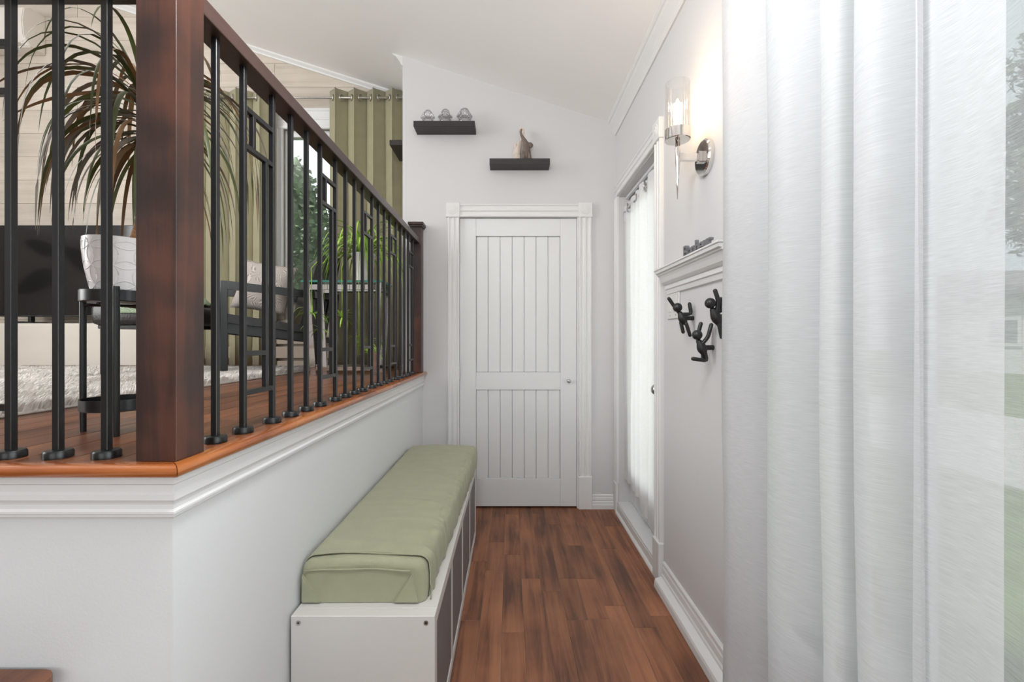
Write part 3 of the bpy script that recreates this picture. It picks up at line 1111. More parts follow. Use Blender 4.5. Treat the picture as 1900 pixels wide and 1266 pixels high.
def cloth_noise(x, y, z, side):
    n = noise.noise(Vector((x * 6, y * 9, z * 6)))
    cross = noise.noise(Vector((x * 3.0 + 0.6 * math.sin(y * 5), y * 34, 3.0)))
    ridge = max(0.0, noise.noise(Vector((x * 1.6 + 2, y * 15 + x * 3.0, 9.0))))
    v = 0.0028 * n + 0.0017 * cross + 0.016 * ridge ** 2
    if side:
        v += 0.0085 * noise.noise(Vector((y * 26, z * 4.5, 1.0))) + 0.003 * noise.noise(Vector((y * 60, z * 7, 4.0)))
    return v


def loft_cushion(ys_, grow, wr, close=True):
    bm = bmesh.new()
    rows = []
    for y in ys_:
        sec = cushion_section(y, grow, wr)
        rowv = []
        n = len(sec)
        for i, (x, z) in enumerate(sec):
            a = sec[max(i - 1, 0)]
            b = sec[min(i + 1, n - 1)]
            tx, tz = b[0] - a[0], b[1] - a[1]
            l = math.hypot(tx, tz) or 1
            nx, nz = -tz / l, tx / l
            side = i > 40
            dsp = cloth_noise(x, y, z, side) * wr if i > 3 else 0
            if i < 14:
                dsp = min(dsp, 0.0) if nx < -0.5 else dsp
            rowv.append(bm.verts.new((x + nx * dsp, y, z + nz * dsp)))
        rows.append(rowv)
    for A_, B_ in zip(rows[:-1], rows[1:]):
        for i in range(len(A_) - 1):
            bm.faces.new([A_[i], A_[i + 1], B_[i + 1], B_[i]])
    if close:
        bm.faces.new(rows[0])
        bm.faces.new(rows[-1][::-1])
        for A_, B_ in zip(rows[:-1], rows[1:]):
            bm.faces.new([A_[0], B_[0], B_[-1], A_[-1]])
    return bm


# body: rounded at its near end
bm = bmesh.new()
rows = []
for s in range(0, 9):
    a = PI / 2 * s / 8
    y = 1.298 + 0.026 * (1 - math.sin(a))
    k_ = 1
ys_body = []
ring_rows = []
for s in range(7):
    a = PI / 2 * s / 6
    inset = 0.020 * (1 - math.sin(a))
    y = 1.292 + 0.020 * (1 - math.cos(a))
    sec = cushion_section(y, 0.0, 0)
    cxm, czm = -0.43, 0.478
    ring_rows.append((y, [(cxm + (x - cxm) * (1 - inset / 0.19), (z if z < bh + 0.004 else bh + 0.0015 + (z - bh - 0.0015) * (1 - inset / 0.118))) for x, z in sec]))
for k in range(1, 30):
    y = 1.312 + (2.665 - 1.312) * k / 29
    ring_rows.append((y, cushion_section(y, 0.0, 0)))
vr = []
for y, sec in ring_rows:
    vr.append([bm.verts.new((x, y + (0.004 * noise.noise(Vector((x * 14, z * 8, 2))) if y < 1.30 else 0), z + 0.0015 * noise.noise(Vector((x * 9, y * 12, z * 9))) * (z > bh + 0.02))) for x, z in sec])
for A_, B_ in zip(vr[:-1], vr[1:]):
    for i in range(len(A_) - 1):
        bm.faces.new([A_[i], A_[i + 1], B_[i + 1], B_[i]])
bm.faces.new(vr[0])
bm.faces.new(vr[-1][::-1])
obj('cushion_body', bm, M['green'], cu, auto=55)
# cover laid over, hem near the front, hanging on the corridor side
NYC = 260
ys_c = [1.322 + (2.682 - 1.322) * k / NYC for k in range(NYC + 1)]
bm = loft_cushion(ys_c, 0.0042, 1.0, close=False)
# far end drop of the cover
lst = sorted(bm.verts, key=lambda v: -v.co.y)
cov = obj('cushion_cover', bm, M['green'], cu, smooth=True)
md = cov.modifiers.new('thickness', 'SOLIDIFY')
md.thickness = 0.0022
md.offset = 1
# far end closing piece
bm = bmesh.new()
sec = cushion_section(2.683, 0.0035, 0)
a_ = [bm.verts.new((x, 2.683 - 0.004, z)) for x, z in sec]
b_ = [bm.verts.new((x, 2.686, z)) for x, z in sec]
for i in range(len(a_) - 1):
    bm.faces.new([a_[i], a_[i + 1], b_[i + 1], b_[i]])
bm.faces.new(b_)
bm.faces.new(a_[::-1])
obj('cover_end', bm, M['green'], cu)
# hem roll of the cover
sec = cushion_section(1.322, 0.0052, 0)[8:]
bm = tube(bmesh.new(), [(x + (0.006 if i > len(sec) - 6 else 0), 1.322 + 0.006 * math.sin(i * 0.21) - 0.010 * max(0, (i - 36)) / 10, max(z, bh + 0.004)) for i, (x, z) in enumerate(sec)], 0.0021, 8)
obj('cover_hem', bm, M['green'], cu, smooth=True)
# folded corner flaps on the near face
for (p0, p1, p2) in (((-0.600, 0.505), (-0.601, 0.424), (-0.545, 0.424)), ((-0.281, 0.509), (-0.337, 0.424), (-0.262, 0.424))):
    bm = prism(bmesh.new(), [p0, p1, p2], 1.2835, 1.296, 'Y')
    bmesh.ops.bevel(bm, geom=bm.edges[:], offset=0.0025, segments=2, affect='EDGES')
    obj('corner_fold', bm, M['green'], cu, auto=50)
# top fold line over the near face
bm = tube(bmesh.new(), [(-0.592 + 0.305 * k / 12, 1.2885 + 0.002 * math.sin(k), 0.514 + 0.006 * math.sin(PI * k / 12)) for k in range(13)], 0.0026, 8)
obj('front_fold', bm, M['green'], cu, smooth=True)

# ------------------------------------------------------------------ floating shelves on the far wall
tag(obj('floating_shelf', B(-0.652, -0.240, FY - 0.126, FY, 2.616, 2.654, 0.0012, 1), M['shelf']), 'black floating shelf carrying three clear glass figurines', 'shelf', 'black floating shelves')
tag(obj('floating_shelf', B(-0.141, 0.268, FY - 0.110, FY, 2.367, 2.408, 0.0012, 1), M['shelf']), 'black floating shelf above the closet door carrying the elephants', 'shelf', 'black floating shelves')
tag(obj('floating_shelf', B(FLX - 0.127, FLX, 3.262, 3.56, 2.602, 2.640, 0.0012, 1), M['shelf']), 'black floating shelf end peeking out left of the far wall', 'shelf', 'black floating shelves')


def glass_figure(x, y, z, label, s, pose):
    g = thing('glass_figurine', label, 'figurine', (x, y, z), 0, 'clear glass figurines')
    bm = bmesh.new()
    lathe(bm, [(0.030 * s, z + 0.0005), (0.034 * s, z + 0.008 * s), (0.033 * s, z + 0.022 * s), (0.026 * s, z + 0.036 * s), (0.014 * s, z + 0.045 * s)], x, y, 20)
    obj('torso', bm, M['figglass'], g, smooth=True)
    obj('head', ball(bmesh.new(), (x, y, z + 0.062 * s), (0.025 * s, 0.024 * s, 0.026 * s), 18, 12), M['figglass'], g, smooth=True)
    for sd in (-1, 1):
        if pose == 0:
            e = (x + sd * 0.022 * s, y - 0.012 * s, z + 0.060 * s)
        elif pose == 1:
            e = (x + sd * 0.006 * s, y - 0.026 * s, z + 0.056 * s)
        else:
            e = (x + sd * 0.012 * s, y - 0.023 * s, z + 0.066 * s)
        bm = tube(bmesh.new(), [(x + sd * 0.026 * s, y, z + 0.034 * s), (x + sd * 0.036 * s, y - 0.012 * s, z + 0.034 * s), e], [0.009 * s, 0.008 * s, 0.007 * s], 10, round_ends=True)
        obj('arm', bm, M['figglass'], g, smooth=True)


glass_figure(-0.563, FY - 0.07, 2.654, 'small clear glass figurine at the left end of the upper shelf', 1.15, 0)
glass_figure(-0.444, FY - 0.07, 2.654, 'clear glass figurine between two others on the upper shelf', 1.22, 1)
glass_figure(-0.312, FY - 0.07, 2.654, 'clear glass figurine at the right end of the upper shelf', 1.3, 2)

# elephants with raised trunks
ez = 2.408
el = thing('elephant_figurine', 'brown elephant figurine with raised trunk on the lower shelf', 'figurine', (0.11, FY - 0.062, ez))
X = lambda u: 0.11 + u
yv = FY - 0.062
bm = bmesh.new()
tube(bm, [(X(-0.004), yv, ez + 0.03), (X(-0.002), yv, ez + 0.055), (X(0.0), yv, ez + 0.085), (X(-0.004), yv - 0.004, ez + 0.110), (X(-0.012), yv - 0.006, ez + 0.135)], [0.026, 0.029, 0.027, 0.023, 0.016], 16, round_ends=True)
ball(bm, (X(-0.004), yv, ez + 0.112), (0.024, 0.024, 0.026))
obj('body', bm, M['brown_fig'], el, smooth=True)
obj('ear', ball(bmesh.new(), (X(0.022), yv - 0.010, ez + 0.104), (0.024, 0.012, 0.020)), M['brown_fig'], el, smooth=True)
obj('trunk', tube(bmesh.new(), [(X(-0.006), yv - 0.008, ez + 0.12), (X(-0.018), yv - 0.012, ez + 0.145), (X(-0.034), yv - 0.012, ez + 0.172), (X(-0.040), yv - 0.01, ez + 0.195), (X(-0.033), yv - 0.01, ez + 0.212)], [0.016, 0.012, 0.009, 0.007, 0.006], 12, round_ends=True), M['brown_fig'], el, smooth=True)
for u, v in ((-0.020, -0.016), (0.020, -0.016), (-0.018, 0.016), (0.018, 0.016)):
    obj('leg', tube(bmesh.new(), [(X(u), yv + v, ez + 0.0005), (X(u), yv + v, ez + 0.03), (X(u * 0.8), yv + v * 0.8, ez + 0.055)], [0.0135, 0.0125, 0.013], 12), M['brown_fig'], el, smooth=True)
el2 = thing('elephant_figurine', 'cream elephant figurine with curled raised trunk behind the brown one', 'figurine', (0.045, FY - 0.035, ez))
X2 = lambda u: 0.045 + u
yv = FY - 0.035
bm = bmesh.new()
tube(bm, [(X2(0.0), yv, ez + 0.028), (X2(0.0), yv, ez + 0.06), (X2(0.006), yv, ez + 0.095), (X2(0.016), yv, ez + 0.125), (X2(0.022), yv, ez + 0.145)], [0.026, 0.028, 0.024, 0.018, 0.012], 16, round_ends=True)
obj('body', bm, M['cream_fig'], el2, smooth=True)
obj('ear', ball(bmesh.new(), (X2(-0.008), yv - 0.012, ez + 0.108), (0.012, 0.010, 0.020)), M['cream_fig'], el2, smooth=True)
pts = [(X2(0.022), yv, ez + 0.14), (X2(0.036), yv - 0.006, ez + 0.175), (X2(0.044), yv - 0.008, ez + 0.205)]
for k in range(9):
    a = -0.3 + k * 0.62
    pts.append((X2(0.030) + 0.015 * math.cos(a), yv - 0.008, ez + 0.222 + 0.013 * math.sin(a)))
obj('trunk', tube(bmesh.new(), pts, [0.010, 0.008, 0.007] + [0.006] * 9, 10, round_ends=True), M['cream_fig'], el2, smooth=True)
for u, v in ((-0.014, -0.012), (0.014, -0.012), (-0.014, 0.012), (0.014, 0.012)):
    obj('leg', tube(bmesh.new(), [(X2(u), yv + v, ez + 0.0005), (X2(u), yv + v, ez + 0.05)], 0.0115, 12), M['cream_fig'], el2, smooth=True)

# ------------------------------------------------------------------ wall sconce
sx, sy = 0.629, 1.683
sc_ = thing('wall_sconce', 'chrome wall sconce with lit bulb in a ribbed clear glass cylinder', 'lamp', (RX, sy, 1.867))
bm = bmesh.new()
tube(bm, [(RX, sy, 1.867), (RX - 0.016, sy, 1.867), (RX - 0.021, sy, 1.867)], [0.066, 0.066, 0.060], 40)
obj('backplate', bm, M['chrome'], sc_, auto=35)
obj('arm', B(sx, RX - 0.02, sy - 0.007, sy + 0.007, 1.853, 1.881, 0.002, 1), M['chrome'], sc_)
obj('arm_collar', B(RX - 0.036, RX - 0.02, sy - 0.013, sy + 0.013, 1.847, 1.887, 0.002, 1), M['chrome'], sc_)
bm = bmesh.new()
lathe(bm, [(0.0012, 1.709), (0.0048, 1.78), (0.0085, 1.85), (0.0092, 1.90), (0.0085, 1.932)], sx, sy, 20)
obj('spike', bm, M['chrome'], sc_, smooth=True)
bm = bmesh.new()
lathe(bm, [(0.044, 1.930), (0.0465, 1.932), (0.0465, 1.970), (0.0445, 1.970), (0.0445, 1.940), (0.004, 1.940)], sx, sy, 40)
obj('cup', bm, M['chrome'], sc_, auto=35)
bm = bmesh.new()
nr = 96
rings = []
for zz, inn in ((1.942, 0), (2.147, 0), (2.147, 1), (1.942, 1)):
    ring = []
    for k in range(nr):
        a = 2 * PI * k / nr
        r = (0.0432 + 0.0009 * math.cos(a * 24)) if not inn else 0.0405
        ring.append(bm.verts.new((sx + r * math.cos(a), sy + r * math.sin(a), zz)))
    rings.append(ring)
for i in range(4):
    A_, B_ = rings[i], rings[(i + 1) % 4]
    for k in range(nr):
        j = (k + 1) % nr
        bm.faces.new([A_[k], A_[j], B_[j], B_[k]])
obj('glass_shade', bm, M['clear'], sc_, auto=50)
bm = bmesh.new()
lathe(bm, [(0.009, 1.9405), (0.009, 1.985), (0.008, 1.988)], sx, sy, 18)
obj('bulb_socket', bm, M['candle'], sc_, auto=40)
bm = bmesh.new()
lathe(bm, [(0.007, 1.988), (0.012, 1.998), (0.0165, 2.015), (0.0165, 2.032), (0.012, 2.056), (0.006, 2.076), (0.001, 2.088)], sx, sy, 20)
obj('bulb', bm, M['bulb'], sc_, smooth=True)
ld = bpy.data.lights.new('sconce_lamp', 'POINT')
ld.energy = 2.6
ld.color = (1.0, 0.70, 0.40)
ld.shadow_soft_size = 0.02
lo_ = bpy.data.objects.new('sconce_lamp', ld)
lo_.location = (sx - RX, 0, 2.035 - 1.867 + 0.06)
lo_.parent = sc_
COL.objects.link(lo_)

# ------------------------------------------------------------------ coat ledge, letters, hooks, switch
LP = [(0, 1.500), (0.066, 1.500), (0.068, 1.494), (0.066, 1.484), (0.056, 1.482), (0.056, 1.476), (0.050, 1.472), (0.044, 1.462), (0.036, 1.444), (0.026, 1.434), (0.020, 1.431), (0.020, 1.414), (0.014, 1.410), (0.010, 1.392), (0, 1.388)]
ledge = thing('wall_ledge', 'white moulded coat ledge on the wall above the black hooks', 'shelf', (RX, 1.75, 1.388))
obj('ledge_moulding', prism(bmesh.new(), [(RX - o_, z) for o_, z in LP], 1.448, 2.085, 'Y'), M['trim'], ledge)
obj('ledge_cap', B(RX - 0.072, RX, 1.444, 2.089, 1.496, 1.504, 0.002, 1), M['trim'], ledge)

# grey word ornament
fc = bpy.data.curves.new('word', 'FONT')
fc.body = 'Bonheur'
fc.size = 0.072
fc.extrude = 0.006
fc.space_character = 0.86
fc.offset = 0.0012
fo = bpy.data.objects.new('tmp_word', fc)
COL.objects.link(fo)
bpy.context.view_layer.update()
dg = bpy.context.evaluated_depsgraph_get()
me = bpy.data.meshes.new_from_object(fo.evaluated_get(dg))
bpy.data.objects.remove(fo)
minx = min(v.co.x for v in me.vertices)
maxx = max(v.co.x for v in me.vertices)
miny = min(v.co.y for v in me.vertices)
ks = 0.245 / (maxx - minx)
for v in me.vertices:
    v.co = Vector((v.co.z, -(v.co.x - minx) * ks, (v.co.y - miny) * 0.95))
me.materials.clear()
me.materials.append(M['grey_letters'])
wo = bpy.data.objects.new('word_ornament', me)
wo.location = (RX - 0.042, 1.792, 1.5042)
COL.objects.link(wo)
tag(wo, 'grey cut-out word Bonheur standing on the white ledge', 'ornament')

sp = thing('switch_plate', 'white double switch plate behind the left coat hook', 'switch', (RX, 2.02, 1.34))
obj('plate', B(RX - 0.007, RX, 1.946, 2.094, 1.275, 1.408, 0.003, 1), M['plate'], sp)
for yy in (1.985, 2.055):
    o = obj('rocker', B(RX - 0.0105, RX - 0.006, yy - 0.017, yy + 0.017, 1.307, 1.376, 0.001, 1), M['plate'], sp)
    for zz in (1.292, 1.391):
        obj('screw', tube(bmesh.new(), [(RX - 0.006, yy, zz), (RX - 0.0085, yy, zz)], 0.0035, 10), M['steel'], sp)


def hook(label, y, head, hr, body, bh_, limbs):
    h = thing('wall_hook', label, 'hook', (0.70, y, body[1]), 0, 'black figure coat hooks')
    hx, hz = head
    bx, bz = body
    obj('head', ball(bmesh.new(), (hx, y - 0.004, hz), hr, 18, 12), M['black_plastic'], h, smooth=True)
    d = Vector((bx - hx, bz - hz)).normalized()
    bm = tube(bmesh.new(), [(bx - d.x * bh_, y, bz - d.y * bh_), (bx - d.x * bh_ * .5, y, bz - d.y * bh_ * .5), (bx, y, bz), (bx + d.x * bh_ * .5, y, bz + d.y * bh_ * .5), (bx + d.x * bh_, y, bz + d.y * bh_)],
              [0.010, 0.0145, 0.0175, 0.0165, 0.011], 16, round_ends=True)
    obj('torso', bm, M['black_plastic'], h, smooth=True)
    for nm, dy, pts in limbs:
        P = [Vector((p[0], y + dy, p[1])) for p in pts]
        Q = [P[0]]
        for i in range(1, len(P) - 1):
            a = P[i] + (P[i - 1] - P[i]).normalized() * 0.009
            b = P[i] + (P[i + 1] - P[i]).normalized() * 0.009
            Q += [a, (a + b + P[i] * 2) / 4, b]
        Q.append(P[-1])
        obj(nm, tube(bmesh.new(), Q, 0.0072, 12, round_ends=True), M['black_plastic'], h, smooth=True)
    # wall plate that carries the figure
    obj('mount', tube(bmesh.new(), [(bx, y + 0.004, bz), (RX, y + 0.012, bz)], 0.009, 12), M['black_plastic'], h)


hook('black climbing figure coat hook beside the switch plate', 1.797, (0.670, 1.310), 0.0185, (0.691, 1.268), 0.020,
     [('arm', 0.012, [(0.682, 1.290), (0.660, 1.319), (0.641, 1.347)]), ('arm', -0.006, [(0.694, 1.283), (0.724, 1.284), (0.717, 1.324)]),
      ('leg', 0.006, [(0.687, 1.250), (0.696, 1.212)]), ('leg', -0.006, [(0.704, 1.245), (0.719, 1.199)])])
hook('lowest black figure coat hook with its leg kicked forward', 1.618, (0.674, 1.198), 0.0182, (0.692, 1.152), 0.022,
     [('arm', 0.012, [(0.684, 1.172), (0.685, 1.207), (0.694, 1.239)]), ('arm', -0.008, [(0.692, 1.168), (0.711, 1.190), (0.723, 1.234)]),
      ('leg', -0.004, [(0.702, 1.134), (0.709, 1.105), (0.659, 1.112)]), ('leg', 0.010, [(0.700, 1.134), (0.702, 1.110)])])
hook('black figure coat hook partly hidden by the sheer curtain', 1.502, (0.669, 1.303), 0.0178, (0.690, 1.258), 0.024,
     [('arm', -0.008, [(0.690, 1.272), (0.694, 1.314), (0.684, 1.344)]), ('arm', 0.010, [(0.694, 1.276), (0.714, 1.277), (0.711, 1.318)]),
      ('leg', -0.004, [(0.698, 1.238), (0.708, 1.190)]), ('leg', 0.008, [(0.705, 1.238), (0.719, 1.204)])])

# ------------------------------------------------------------------ sheer curtains


def drape(path, z0, z1, nz=10, wob=0.004, seed=0.0):
    """vertical cloth following a plan path [(x, y)], slightly moving with height"""
    bm = bmesh.new()
    rows = []
    for k in range(nz + 1):
        z = z0 + (z1 - z0) * k / nz
        rows.append([bm.verts.new((x + wob * noise.noise(Vector((y * 7, z * 1.3, seed))), y + wob * 0.8 * noise.noise(Vector((x * 7, z * 1.1, seed + 9))), z)) for x, y in path])
    for A_, B_ in zip(rows[:-1], rows[1:]):
        for i in range(len(A_) - 1):
            bm.faces.new([A_[i], A_[i + 1], B_[i + 1], B_[i]])
    return bm


def catmull(P, n=8):
    out = []
    for i in range(len(P) - 1):
        p0 = Vector(P[max(i - 1, 0)])
        p1 = Vector(P[i])
        p2 = Vector(P[i + 1])
        p3 = Vector(P[min(i + 2, len(P) - 1)])
        for k in range(n):
            t_ = k / n
            out.append(0.5 * ((2 * p1) + (-p0 + p2) * t_ + (2 * p0 - 5 * p1 + 4 * p2 - p3) * t_ ** 2 + (-p0 + 3 * p1 - 3 * p2 + p3) * t_ ** 3))
    out.append(Vector(P[-1]))
    return [(v[0], v[1]) for v in out]


ROD_Z = 2.49
pathA = catmull([(0.655, 1.34), (0.632, 1.325), (0.618, 1.27), (0.632, 1.20), (0.668, 1.15), (0.662, 1.09), (0.612, 1.062), (0.606, 1.00), (0.640, 0.955), (0.672, 0.93), (0.640, 0.895), (0.606, 0.872), (0.612, 0.83),
                 (0.655, 0.815), (0.648, 0.80), (0.613, 0.790), (0.606, 0.745), (0.640, 0.715), (0.668, 0.70), (0.640, 0.682), (0.612, 0.668)], 6)
c1 = thing('sheer_curtain', 'gathered white sheer curtain in deep folds beside the sconce wall', 'curtain', (0.64, 1.0, 0.0), 0, 'white sheers at the big window')
obj('cloth', drape(pathA, 0.03, ROD_Z + 0.03, 14, 0.012, 1.0), M['sheer2'], c1, smooth=True)
pathB = catmull([(0.622, 0.69), (0.628, 0.66), (0.634, 0.63), (0.632, 0.60), (0.630, 0.578), (0.630, 0.570)], 6)
c2 = thing('sheer_curtain', 'flatter double layer of white sheer toward the bright window', 'curtain', (0.63, 0.6, 0.0), 0, 'white sheers at the big window')
obj('cloth', drape(pathB, 0.03, ROD_Z + 0.03, 26, 0.006, 5.0), M['sheer_flat'], c2, smooth=True)
pathC = catmull([(0.668, 0.80), (0.655, 0.72), (0.665, 0.62), (0.650, 0.52), (0.664, 0.44), (0.655, 0.36)], 6)
c3 = thing('sheer_curtain', 'single thin layer of white sheer at the right edge of the view', 'curtain', (0.655, 0.3, 0.0), 0, 'white sheers at the big window')
obj('cloth', drape(pathC, 0.03, ROD_Z + 0.03, 14, 0.006, 8.0), M['sheer'], c3, smooth=True)
rod = thing('curtain_rod', 'brushed metal curtain rod over the large window', 'curtain rod', (0.64, 0.5, ROD_Z))
obj('rod', tube(bmesh.new(), [(0.64, -1.5, ROD_Z), (0.64, 1.42, ROD_Z)], 0.011, 14), M['steel'], rod, smooth=True)
for yy in (-1.45, 1.39):
    obj('bracket', tube(bmesh.new(), [(0.64, yy, ROD_Z), (RX, yy, ROD_Z)], 0.007, 10), M['steel'], rod)
obj('finial', ball(bmesh.new(), (0.64, 1.43, ROD_Z), 0.02), M['steel'], rod, smooth=True)

# side door sheers


def eyelet(c, axis, r0, parent, m):
    bm = bmesh.new()
    n, q = 24, 8
    rg = []
    for k in range(n):
        a = 2 * PI * k / n
        ring = []
        for s in range(q):
            b = 2 * PI * s / q
            rr = r0 + 0.0045 * math.cos(b)
            h = 0.004 * math.sin(b)
            u, v = rr * math.cos(a), rr * math.sin(a)
            if axis == 'X':
                ring.append(bm.verts.new((c[0] + h, c[1] + u, c[2] + v)))
            elif axis == 'Y':
                ring.append(bm.verts.new((c[0] + u, c[1] + h, c[2] + v)))
            else:
                ca, sa = math.cos(axis), math.sin(axis)
                ring.append(bm.verts.new((c[0] + u * ca - h * sa, c[1] + u * sa + h * ca, c[2] + v)))
        rg.append(ring)
    for k in range(n):
        for s in range(q):
            bm.faces.new([rg[k][s], rg[(k + 1) % n][s], rg[(k + 1) % n][(s + 1) % q], rg[k][(s + 1) % q]])
    return obj('eyelet', bm, m, parent, smooth=True)


VR = 2.045
pa = catmull([(0.772, 3.035), (0.778, 2.99), (0.768, 2.95), (0.790, 2.90), (0.770, 2.86), (0.768, 2.81), (0.785, 2.77), (0.764, 2.735), (0.760, 2.70), (0.785, 2.67)], 6)
s1 = thing('door_curtain', 'white sheer panel on the side door nearest the closet', 'curtain', (0.77, 2.85, 0.2), 0, 'sheers on the side door')
obj('cloth', drape(pa, 0.235, 2.085, 14, 0.010, 3.0), M['voile_door'], s1, smooth=True)
obj('hem', drape([(x - 0.0012, y) for x, y in pa], 0.235, 0.30, 3, 0.010, 3.0), M['hem'], s1, smooth=True)
obj('header', drape([(x - 0.0012, y) for x, y in pa], 1.985, 2.085, 3, 0.010, 3.0), M['hem'], s1, smooth=True)
pb = catmull([(0.785, 2.66), (0.765, 2.64), (0.757, 2.60), (0.764, 2.55), (0.790, 2.52), (0.770, 2.49), (0.757, 2.46), (0.757, 2.41), (0.768, 2.36), (0.792, 2.33), (0.780, 2.30), (0.772, 2.275)], 6)
s2 = thing('door_curtain', 'white sheer panel on the side door nearest the ledge', 'curtain', (0.77, 2.45, 0.15), 0, 'sheers on the side door')
obj('cloth', drape(pb, 0.165, 2.085, 14, 0.010, 6.0), M['voile_door'], s2, smooth=True)
obj('hem', drape([(x - 0.0012, y) for x, y in pb], 0.165, 0.265, 3, 0.010, 6.0), M['hem'], s2, smooth=True)
obj('header', drape([(x - 0.0012, y) for x, y in pb], 1.985, 2.085, 3, 0.010, 6.0), M['hem'], s2, smooth=True)
eyelet((0.770, 2.725, VR), 1.1, 0.026, s1, M['steel'])
eyelet((0.764, 2.92, VR), 1.2, 0.026, s1, M['steel'])
eyelet((0.766, 2.335, VR), 1.1, 0.026, s2, M['steel'])
eyelet((0.758, 2.52, VR), 1.1, 0.026, s2, M['steel'])
r2 = thing('curtain_rod', 'thin dark rod carrying the side door sheers', 'curtain rod', (0.775, 2.65, VR))
obj('rod', tube(bmesh.new(), [(0.776, OY0 + 0.002, VR), (0.776, OY1 - 0.002, VR)], 0.006, 12), M['steel'], r2, smooth=True)

# ------------------------------------------------------------------ green living room curtains
GZ = 3.14


def green_curtain(x0, x1, y, label, npl, phase):
    g = thing('green_curtain', label, 'curtain', ((x0 + x1) / 2, y, ZU), 0, 'olive green living room curtains')
    n = 140
    path = []
    for k in range(n + 1):
        u = k / n
        a = u * npl * PI * 2 + phase
        w = math.sin(a)
        path.append((x0 + (x1 - x0) * u + 0.016 * math.sin(2 * a), y + 0.040 * w))
    bm = drape(path, ZU + 0.02, 3.205, 12, 0.006, phase)
    o = obj('cloth', bm, M['olive'], g, smooth=True)
    md_ = o.modifiers.new('thickness', 'SOLIDIFY')
    md_.thickness = 0.002
    k = 0
    while True:
        a = k * PI
        u = (a - phase) / (npl * PI * 2)
        k += 1
        if u < 0.01:
            continue
        if u > 0.99:
            break
        sgn = 1 if (k % 2) else -1
        eyelet((x0 + (x1 - x0) * u, y, GZ), math.radians(62) * sgn, 0.026, g, M['steel'])
    return g


green_curtain(-2.52, -1.905, 3.62, 'olive green grommet curtain left of the living room window', 3.2, 0.6)
green_curtain(-1.455, -0.80, 3.62, 'olive green grommet curtain between window and far wall', 4.3, 2.5)
r3 = thing('curtain_rod', 'slim nickel rod above the living room window', 'curtain rod', (-1.7, 3.62, GZ))
obj('rod', tube(bmesh.new(), [(-2.60, 3.62, GZ), (-0.79, 3.62, GZ)], 0.0085, 12), M['steel'], r3, smooth=True)
for xx in (-2.57,):
    obj('bracket', tube(bmesh.new(), [(xx, 3.62, GZ), (xx, DY - 0.008, GZ)], 0.006, 10), M['steel'], r3)

# ------------------------------------------------------------------ heater along the panelled wall
ht = thing('baseboard_heater', 'beige baseboard heater under the living room window', 'heater', (-1.7, DY - 0.06, ZU))
hx0, hx1 = -2.55, -0.80
obj('back_plate', B(hx0, hx1, DY - 0.030, DY - 0.0095, ZU + 0.0, 1.215, 0.002, 1), M['heater'], ht)
for za, zb, yo in ((1.145, 1.215, 0.070), (1.030, 1.125, 0.074), (ZU + 0.004, 1.008, 0.066)):
    obj('panel_strip', B(hx0, hx1, DY - yo, DY - 0.030, za, zb, 0.003, 1), M['heater'], ht)

# ------------------------------------------------------------------ television, console, air conditioner, picture
cons = thing('tv_console', 'long low cream console under the television', 'cabinet', (-3.6, 3.45, ZU))
obj('carcass', B(-4.45, -2.72, 3.312, 3.70, ZU + 0.03, 1.303, 0.002, 1), M['console'], cons)
obj('plinth', B(-4.42, -2.75, 3.34, 3.69, ZU, ZU + 0.03), M['console'], cons)
for i in range(3):
    a = -4.445 + i * 0.575
    obj('front_panel', B(a + 0.0015, a + 0.5735, 3.300, 3.312, ZU + 0.035, 1.285, 0.001, 1), M['console'], cons)
tv = thing('television', 'large black flat television on two feet behind the plant', 'television', (-3.33, 3.45, 1.303))
tx0, tx1, tz0, tz1 = -3.945, -2.715, 1.360, 2.066
obj('housing', B(tx0, tx1, 3.452, 3.50, tz0, tz1, 0.004, 2), M['tv_edge'], tv)
obj('screen', B(tx0 + 0.005, tx1 - 0.005, 3.4500, 3.453, tz0 + 0.012, tz1 - 0.005), M['tv'], tv)
for xx in (-3.72, -2.94):
    bm = bmesh.new()
    box(bm, xx - 0.012, xx + 0.012, 3.46, 3.49, 1.318, 1.37)
    prism(bm, [(xx - 0.10, 1.304), (xx + 0.10, 1.304), (xx + 0.09, 1.312), (xx + 0.02, 1.322), (xx - 0.02, 1.322), (xx - 0.09, 1.312)], 3.40, 3.56)
    obj('foot', bm, M['tv_edge'], tv)
acu = thing('air_conditioner', 'white wall-mounted air conditioner end at the upper left', 'air conditioner', (-4.28, 3.6, 3.54))
bm = prism(bmesh.new(), [(DY - 0.0095, 3.54), (3.60, 3.54), (3.545, 3.60), (3.535, 3.72), (3.55, 3.82), (3.60, 3.855), (DY - 0.0095, 3.86)], -4.66, -3.862, 'X')
bmesh.ops.bevel(bm, geom=bm.edges[:], offset=0.006, segments=2, affect='EDGES')
obj('housing', bm, M['ac'], acu, auto=40)
obj('louvre', B(-4.62, -3.90, 3.552, 3.60, 3.546, 3.552), M['ac'], acu)
pic = thing('canvas_picture', 'botanical leaf canvas on the living room side wall', 'picture', (-4.69, 2.2, 1.8))
obj('canvas', B(-4.70, -4.67, 1.75, 2.75, 1.25, 2.25, 0.003, 1), M['canvas'], pic)
